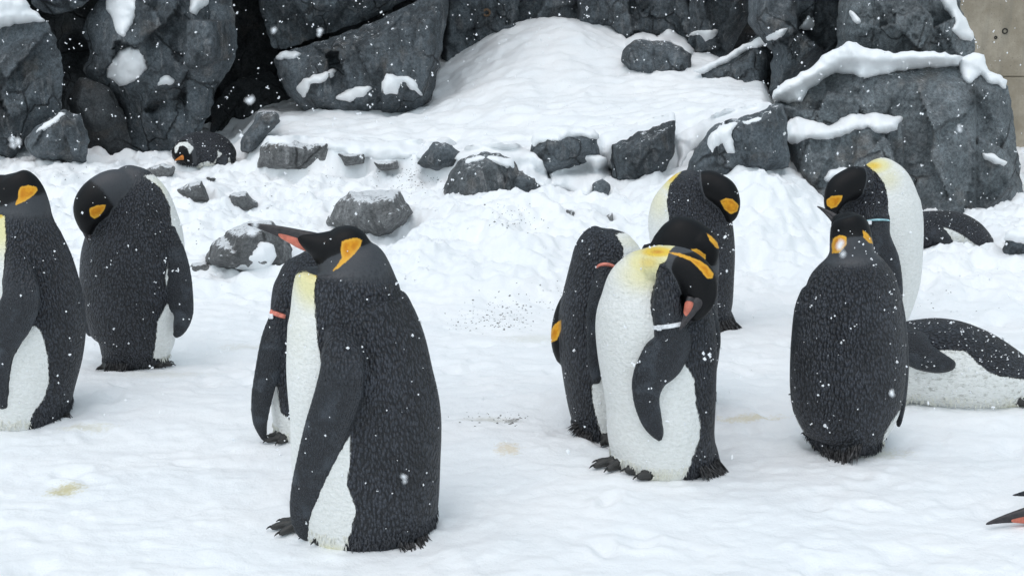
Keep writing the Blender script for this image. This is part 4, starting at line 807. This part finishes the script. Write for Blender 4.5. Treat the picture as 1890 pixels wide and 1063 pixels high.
# 7  penguin whose dark crown shows behind the white-fronted one
Y = stand(1250, 772, .12)
penguin('king_penguin', 'king penguin with a glossy domed crown showing above the white-fronted one', Y,
    [(1256, 775, 50, .08, 0, 0), (1256, 740, 64, .12, 0, 0), (1252, 690, 70, .14, 0, 0), (1250, 640, 78, .14, 0, 0), (1248, 570, 76, .135, 0, 0), (1250, 510, 76, .12, 0, .1), (1255, 475, 73, .10, 0, .5), (1258, 450, 66, .085, 0, .85), (1254, 428, 49, .07, 0, 1), (1250, 411, 29, .05, 0, 1), (1248, 403, 11, .025, 0, 1)],
    head=[(1285, 450, 30, .05, -.03, 1), (1302, 462, 26, .045, -.04, 1), (1308, 480, 18, .034, -.045, 1), (1308, 492, 8, .015, -.045, 1)],
    flippers=[[(1300, 560, 14, .026, None), (1310, 600, 18, .024, None), (1315, 640, 15, .02, None), (1312, 664, 6, .008, None)]],
    ears=[[(1304, 430), (1314, 437), (1324, 448), (1329, 459), (1322, 458), (1310, 444)], [(1274, 460), (1286, 459), (1302, 470), (1303, 480), (1288, 474)]], front=(.4, .9), thr=.4, white=[],
    feet=[(1235, 776, .05, (.4, .9), .9), (1280, 776, .05, (.4, .9), .9)], group=G, seed=7, specks=22)
# 8  preening penguin further back
Y = stand(1312, 612, .06)
penguin('king_penguin', 'king penguin with cream breast preening behind the domed one, ear patch beside the dark back', Y,
    [(1310, 618, 26, .06, 0, 0), (1306, 604, 44, .09, 0, 0), (1296, 575, 57, .12, 0, 0), (1286, 520, 69, .145, 0, 0), (1280, 460, 76, .15, 0, 0), (1273, 410, 77, .145, 0, 0), (1271, 380, 70, .13, 0, 0), (1274, 350, 52, .10, 0, 0), (1277, 330, 34, .07, 0, .1), (1280, 318, 16, .035, 0, .2)],
    head=[(1288, 346, 30, .06, -.04, 0), (1298, 345, 29, .06, -.05, 0), (1303, 344, 29, .06, -.054, 1), (1312, 344, 28, .06, -.06, 1), (1334, 356, 27, .056, -.08, 1), (1346, 375, 21, .05, -.09, 1), (1349, 394, 14, .036, -.09, 1), (1346, 408, 6, .018, -.08, 1)],
    flippers=[[(1258, 400, 18, .03, None), (1262, 440, 24, .03, None), (1266, 490, 20, .024, None), (1268, 530, 10, .012, None)]],
    feet=[(1300, 612, -.06, (-.7, -.7), .9), (1330, 616, 0, (.2, -1), .8)],
    white=[[(1262, 308), (1258, 317), (1236, 342), (1231, 375), (1236, 402), (1225, 480), (1230, 540), (1245, 640), (1100, 640), (1100, 300)]],
    ears=[[(1329, 371), (1340, 366), (1352, 368), (1364, 379), (1361, 390), (1349, 396), (1337, 386)]], front=(-.85, -.35), thr=.35, yellow=[(1240, 325, 26, 26, .75), (1215, 370, 30, 50, .25)],
    bill=dict(base=(1346, 400, -.08), tip=(1338, 440, -.06), r=10, plate=False), tails=[(((1322, 594), (1338, 592), (1350, 586)), ((1328, 615), (1352, 616), (1371, 609)), None, .003, 70)], extra=[[(1320, 570, 24, .06, .02, 0), (1340, 592, 18, .04, .01, 0), (1358, 606, 7, .02, .0, 0)]], group=G, seed=8, specks=50)
# 9  penguin seen squarely from behind
Y = stand(1552, 846, .10)
penguin('king_penguin', 'king penguin seen squarely from behind with its bill raised and red flipper tag', Y,
    [(1551, 852, 26, .06, -.02, 0), (1552, 836, 46, .09, -.01, 0), (1557, 808, 69, .13, 0, 0), (1560, 760, 94, .165, 0, 0), (1564, 700, 103, .17, 0, 0), (1566, 640, 102, .165, 0, 0), (1569, 580, 94, .15, 0, 0), (1572, 540, 86, .13, 0, 0), (1573, 510, 77, .115, 0, 0), (1573, 487, 60, .095, 0, .1), (1572, 468, 42, .07, 0, .5), (1571, 448, 39, .062, 0, .55), (1569, 428, 37, .058, .01, 1), (1565, 411, 32, .052, .01, 1), (1562, 400, 20, .035, .015, 1), (1560, 394, 8, .015, .015, 1)],
    head=[(1566, 424, 30, .048, .03, 1), (1556, 415, 24, .04, .06, 1), (1546, 406, 14, .026, .09, 1), (1540, 401, 7, .014, .10, 1)],
    flippers=[[(1492, 535, 12, .03, -.01), (1482, 570, 15, .034, 0), (1475, 620, 14, .036, .01), (1470, 680, 12, .034, .015), (1468, 730, 9, .026, .02), (1468, 762, 4, .012, .02)],
              [(1648, 535, 12, .03, -.01), (1656, 575, 13, .034, 0), (1662, 630, 13, .036, .01), (1664, 690, 12, .034, .015), (1662, 750, 8, .026, .02), (1658, 788, 4, .012, .02)]],
    feet=[(1520, 842, .06, (-.2, 1), .9), (1590, 842, .06, (.2, 1), .9)],
    white=[[(1455, 765), (1467, 767), (1490, 806), (1498, 830), (1470, 850), (1440, 800)], [(1625, 830), (1632, 800), (1660, 755), (1680, 760), (1670, 830)]],
    ears=[[(1535, 452), (1538, 440), (1550, 434), (1563, 437), (1562, 452), (1550, 466), (1536, 468)], [(1592, 425), (1598, 428), (1608, 440), (1611, 450), (1604, 448), (1594, 438)]], front=(-.12, 1), thr=.15, white_anat=True,
    bill=dict(base=(1545, 407, .09), tip=(1508, 381, .14), r=11, up=-1, plate=False), greys=[(1588, 464, 30, 16, .5)],
    tails=[(((1516, 818), (1552, 826), (1590, 816)), ((1526, 848), (1553, 860), (1580, 848)), None, .0026, 140)], group=G, seed=9, specks=70)
# 10  preening penguin behind it, pale back to the rock
Y = stand(1620, 618, .04)
penguin('king_penguin', 'king penguin with cream-white breast and blue flipper band bowing before the slate face', Y,
    [(1625, 622, 34, .07, 0, 0), (1622, 605, 48, .10, 0, 0), (1620, 578, 60, .125, 0, 0), (1621, 520, 76, .145, 0, 0), (1622, 450, 80, .15, 0, 0), (1624, 400, 78, .145, 0, 0), (1626, 370, 71, .13, 0, 0), (1625, 345, 57, .105, 0, 0), (1614, 322, 42, .08, 0, 0), (1602, 309, 22, .045, 0, 0)],
    head=[(1600, 340, 34, .06, -.05, 0), (1586, 339, 31, .06, -.06, 0), (1581, 338, 31, .06, -.064, 1), (1575, 338, 30, .06, -.07, 1), (1553, 350, 28, .056, -.085, 1), (1541, 368, 21, .05, -.09, 1), (1537, 386, 14, .036, -.09, 1), (1540, 398, 6, .018, -.08, 1)],
    flippers=[[(1616, 375, 18, .03, None), (1618, 405, 22, .03, None), (1622, 440, 22, .027, None), (1636, 480, 24, .024, None), (1648, 525, 19, .02, None), (1656, 555, 11, .014, None), (1661, 571, 4, .006, None)]],
    feet=[(1600, 622, -.05, (.3, -1), .9), (1650, 620, -.02, (.6, -.8), .9)],
    white=[[(1590, 290), (1594, 302), (1617, 319), (1632, 340), (1639, 367), (1638, 394), (1630, 415), (1640, 470), (1650, 640), (1780, 640), (1780, 290)]],
    ears=[[(1525, 370), (1535, 362), (1555, 361), (1553, 370), (1544, 382), (1534, 385), (1526, 379)]], front=(.9, -.3), thr=.3, yellow=[(1612, 306, 30, 14, .75), (1640, 330, 30, 30, .25)],
    bands=[(0, 408, .0025, M_bandb, M_bandw)], bill=dict(base=(1540, 392, -.08), tip=(1560, 430, -.06), r=10, plate=False), group=G, seed=10, specks=50)
# 11  penguin lying on its belly
Y = stand(1780, 764, .20)
penguin('king_penguin', 'king penguin lying on its belly with snow-dusted back and flipper resting on its side', Y,
    [(1520, 712, 12, .03, .02, 1), (1535, 706, 30, .05, .02, 1), (1560, 700, 40, .06, .02, 1), (1595, 690, 50, .085, .01, .5), (1635, 675, 70, .13, 0, 0), (1680, 670, 78, .155, 0, 0), (1720, 672, 86, .165, 0, 0), (1760, 679, 87, .165, 0, 0), (1800, 687, 79, .155, 0, 0), (1840, 699, 67, .135, 0, 0), (1880, 714, 52, .105, 0, 0), (1912, 728, 34, .07, 0, 0), (1935, 738, 16, .035, 0, 0)],
    flippers=[[(1668, 612, 20, .03, None), (1680, 632, 32, .032, None), (1703, 656, 27, .028, None), (1732, 668, 20, .022, None), (1752, 672, 13, .016, None), (1762, 672, 4, .008, None)]],
    white=[[(1600, 660), (1668, 662), (1736, 645), (1782, 647), (1803, 668), (1828, 688), (1844, 693), (1892, 700), (1960, 730), (1960, 800), (1560, 800), (1560, 700)]],
    yellow=[(1870, 765, 30, 20, .4), (1780, 770, 120, 8, .15)], front=(0, -.5, -1), thr=.2, feet=[(1884, 768, -.10, (1, -.3), .9), (1900, 752, .12, (1, .2), .9)],
    tails=[(((1890, 712), (1905, 720), (1915, 735)), ((1945, 742), (1955, 752), (1950, 762)), .0, .005, 30)], bill=dict(base=(1522, 710, .02), tip=(1455, 728, .03), r=12), mat=M_plul, group='penguins lying on the snow', seed=11, specks=260)
# 12  lying penguin under the slate face
q = at(1760, 436, 7.6)
penguin('lying_penguin', 'dark penguin lying flat at the foot of the slate face with a white flank streak', 7.55,
    [(1640, 432, 8, .03, 0, 1), (1655, 428, 20, .05, 0, 1), (1675, 424, 27, .08, 0, .3), (1700, 424, 33, .115, 0, 0), (1731, 424, 35, .13, 0, 0), (1761, 426, 35, .13, 0, 0), (1788, 433, 30, .115, 0, 0), (1810, 442, 21, .085, 0, 0), (1828, 450, 10, .04, 0, 0)],
    flippers=[[(1718, 418, 10, .022, None), (1728, 430, 13, .022, None), (1744, 443, 11, .018, None), (1757, 450, 4, .008, None)]],
    white=[[(1731, 417), (1749, 421), (1776, 433), (1803, 453), (1790, 470), (1700, 470), (1758, 452), (1745, 430)]], front=(0, -.4, -1), thr=.5, mat=M_plul, group='penguins lying on the snow', seed=12, specks=60, vox=.006)
# 13  curled penguin by the boulder
Y = ground_hit(370, 308)[1]+.03
penguin('curled_penguin', 'small penguin with orange bill and white eye patch curled up by the huge boulder', Y,
    [(430, 297, 7, .04, 0, 0), (421, 288, 20, .08, 0, 0), (404, 280, 30, .12, 0, 0), (382, 277, 34, .14, 0, 0), (360, 278, 33, .13, 0, 0), (342, 282, 27, .10, -.02, 0), (328, 287, 16, .06, -.03, 0), (320, 290, 6, .03, -.03, 0)],
    head=[(356, 280, 26, .08, -.07, .3), (343, 283, 24, .08, -.10, .8), (332, 288, 20, .066, -.12, 1), (326, 294, 10, .04, -.13, 1)],
    flippers=[[(409, 284, 9, .02, None), (411, 294, 11, .02, None), (412, 305, 8, .016, None), (413, 312, 3, .008, None)]],
    white=[[(352, 318), (368, 302), (384, 297), (398, 304), (403, 312), (420, 318), (400, 330), (340, 330)], [(400, 272), (404, 280), (414, 284), (424, 290), (428, 310), (420, 314), (418, 296), (402, 292), (398, 302), (394, 300), (402, 288)], [(318, 285), (316, 300), (330, 311), (322, 312), (310, 300)]],
    ears=[], front=(0, -.3, -1), thr=.6, bill=dict(base=(337, 291, -.19), tip=(323, 297, -.23), r=5, mat=M_gbill, plate=False, up=-1), face_white=[[(323, 284), (322, 272), (331, 263), (346, 262), (358, 273), (350, 287), (347, 276), (340, 269), (331, 270), (327, 282)]], mat=M_plul, group='penguins lying on the snow', seed=13, specks=40, vox=.006)
# 14  penguin entering at the lower right corner
penguin('king_penguin', 'king penguin lying low at the corner with only its bill reaching into view', 3.42,
    [(1905, 948, 18, .03, 0, 1), (1925, 942, 34, .05, 0, 1), (1955, 940, 42, .056, 0, 1), (1990, 945, 48, .07, .02, .5), (2040, 940, 80, .12, .04, 0), (2110, 930, 105, .16, .05, 0), (2200, 930, 110, .17, .06, 0), (2290, 950, 90, .15, .06, 0), (2370, 985, 50, .09, .06, 0), (2400, 1000, 20, .04, .06, 0)],
    flippers=[[(2060, 880, 20, .03, .16), (1990, 895, 24, .03, .20), (1930, 913, 20, .028, .22), (1890, 920, 14, .022, .23), (1866, 923, 9, .016, .23), (1858, 924, 5, .010, .23)]],
    white=[[(1990, 990), (2060, 960), (2200, 950), (2420, 990), (2420, 1100), (1980, 1100)]], ears=[[(1950, 930), (1975, 925), (1980, 945), (1960, 965)]], front=(0, -.5, -1), thr=.2,
    bill=dict(base=(1918, 946, -.01), tip=(1820, 969, -.03), r=22, up=-1, droop=-.1), mat=M_plul, group='penguins lying on the snow', seed=14, specks=20)

# ------------------------------------------------------------------ falling snow
rs = np.random.RandomState(21); V, Fl = [], []
for i in range(3600):
    Yf = math.sqrt(rs.uniform(1.6**2, 9.5**2)); px, py = rs.uniform(-380, 2270), rs.uniform(-160, 900); p = at(px, py, Yf)
    if p[2] < gz(p[0], p[1])+.05: continue
    r = rs.uniform(.0011, .0040)**1.0*(0.55+0.45*Yf/6) ; k_ = 1 if rs.uniform() < .7 else rs.randint(2, 5)
    for _ in range(k_): blob(V, Fl, p+rs.normal(size=3)*r*1.0*(k_ > 1), r, rs, (1, 1, 1.15))
for (px, py, Yf, r) in ((460, 187, .5, .0012), (468, 428, .45, .0014), (1552, 455, .45, .0013), (30, 265, .5, .0012), (590, 60, .6, .0009), (745, 880, .55, .001), (1646, 725, .6, .001), (505, 57, .6, .0009), (1770, 240, .6, .0009)):
    p = at(px, py, Yf)
    for _ in range(4): blob(V, Fl, p+rs.normal(size=3)*[r*.5, r*.5, r*.9], r, rs)
tag(put('falling_snow', mesh_np('falling_snow', V, Fl, False), M_flake), 'snowflakes drifting through the air', kind='stuff')
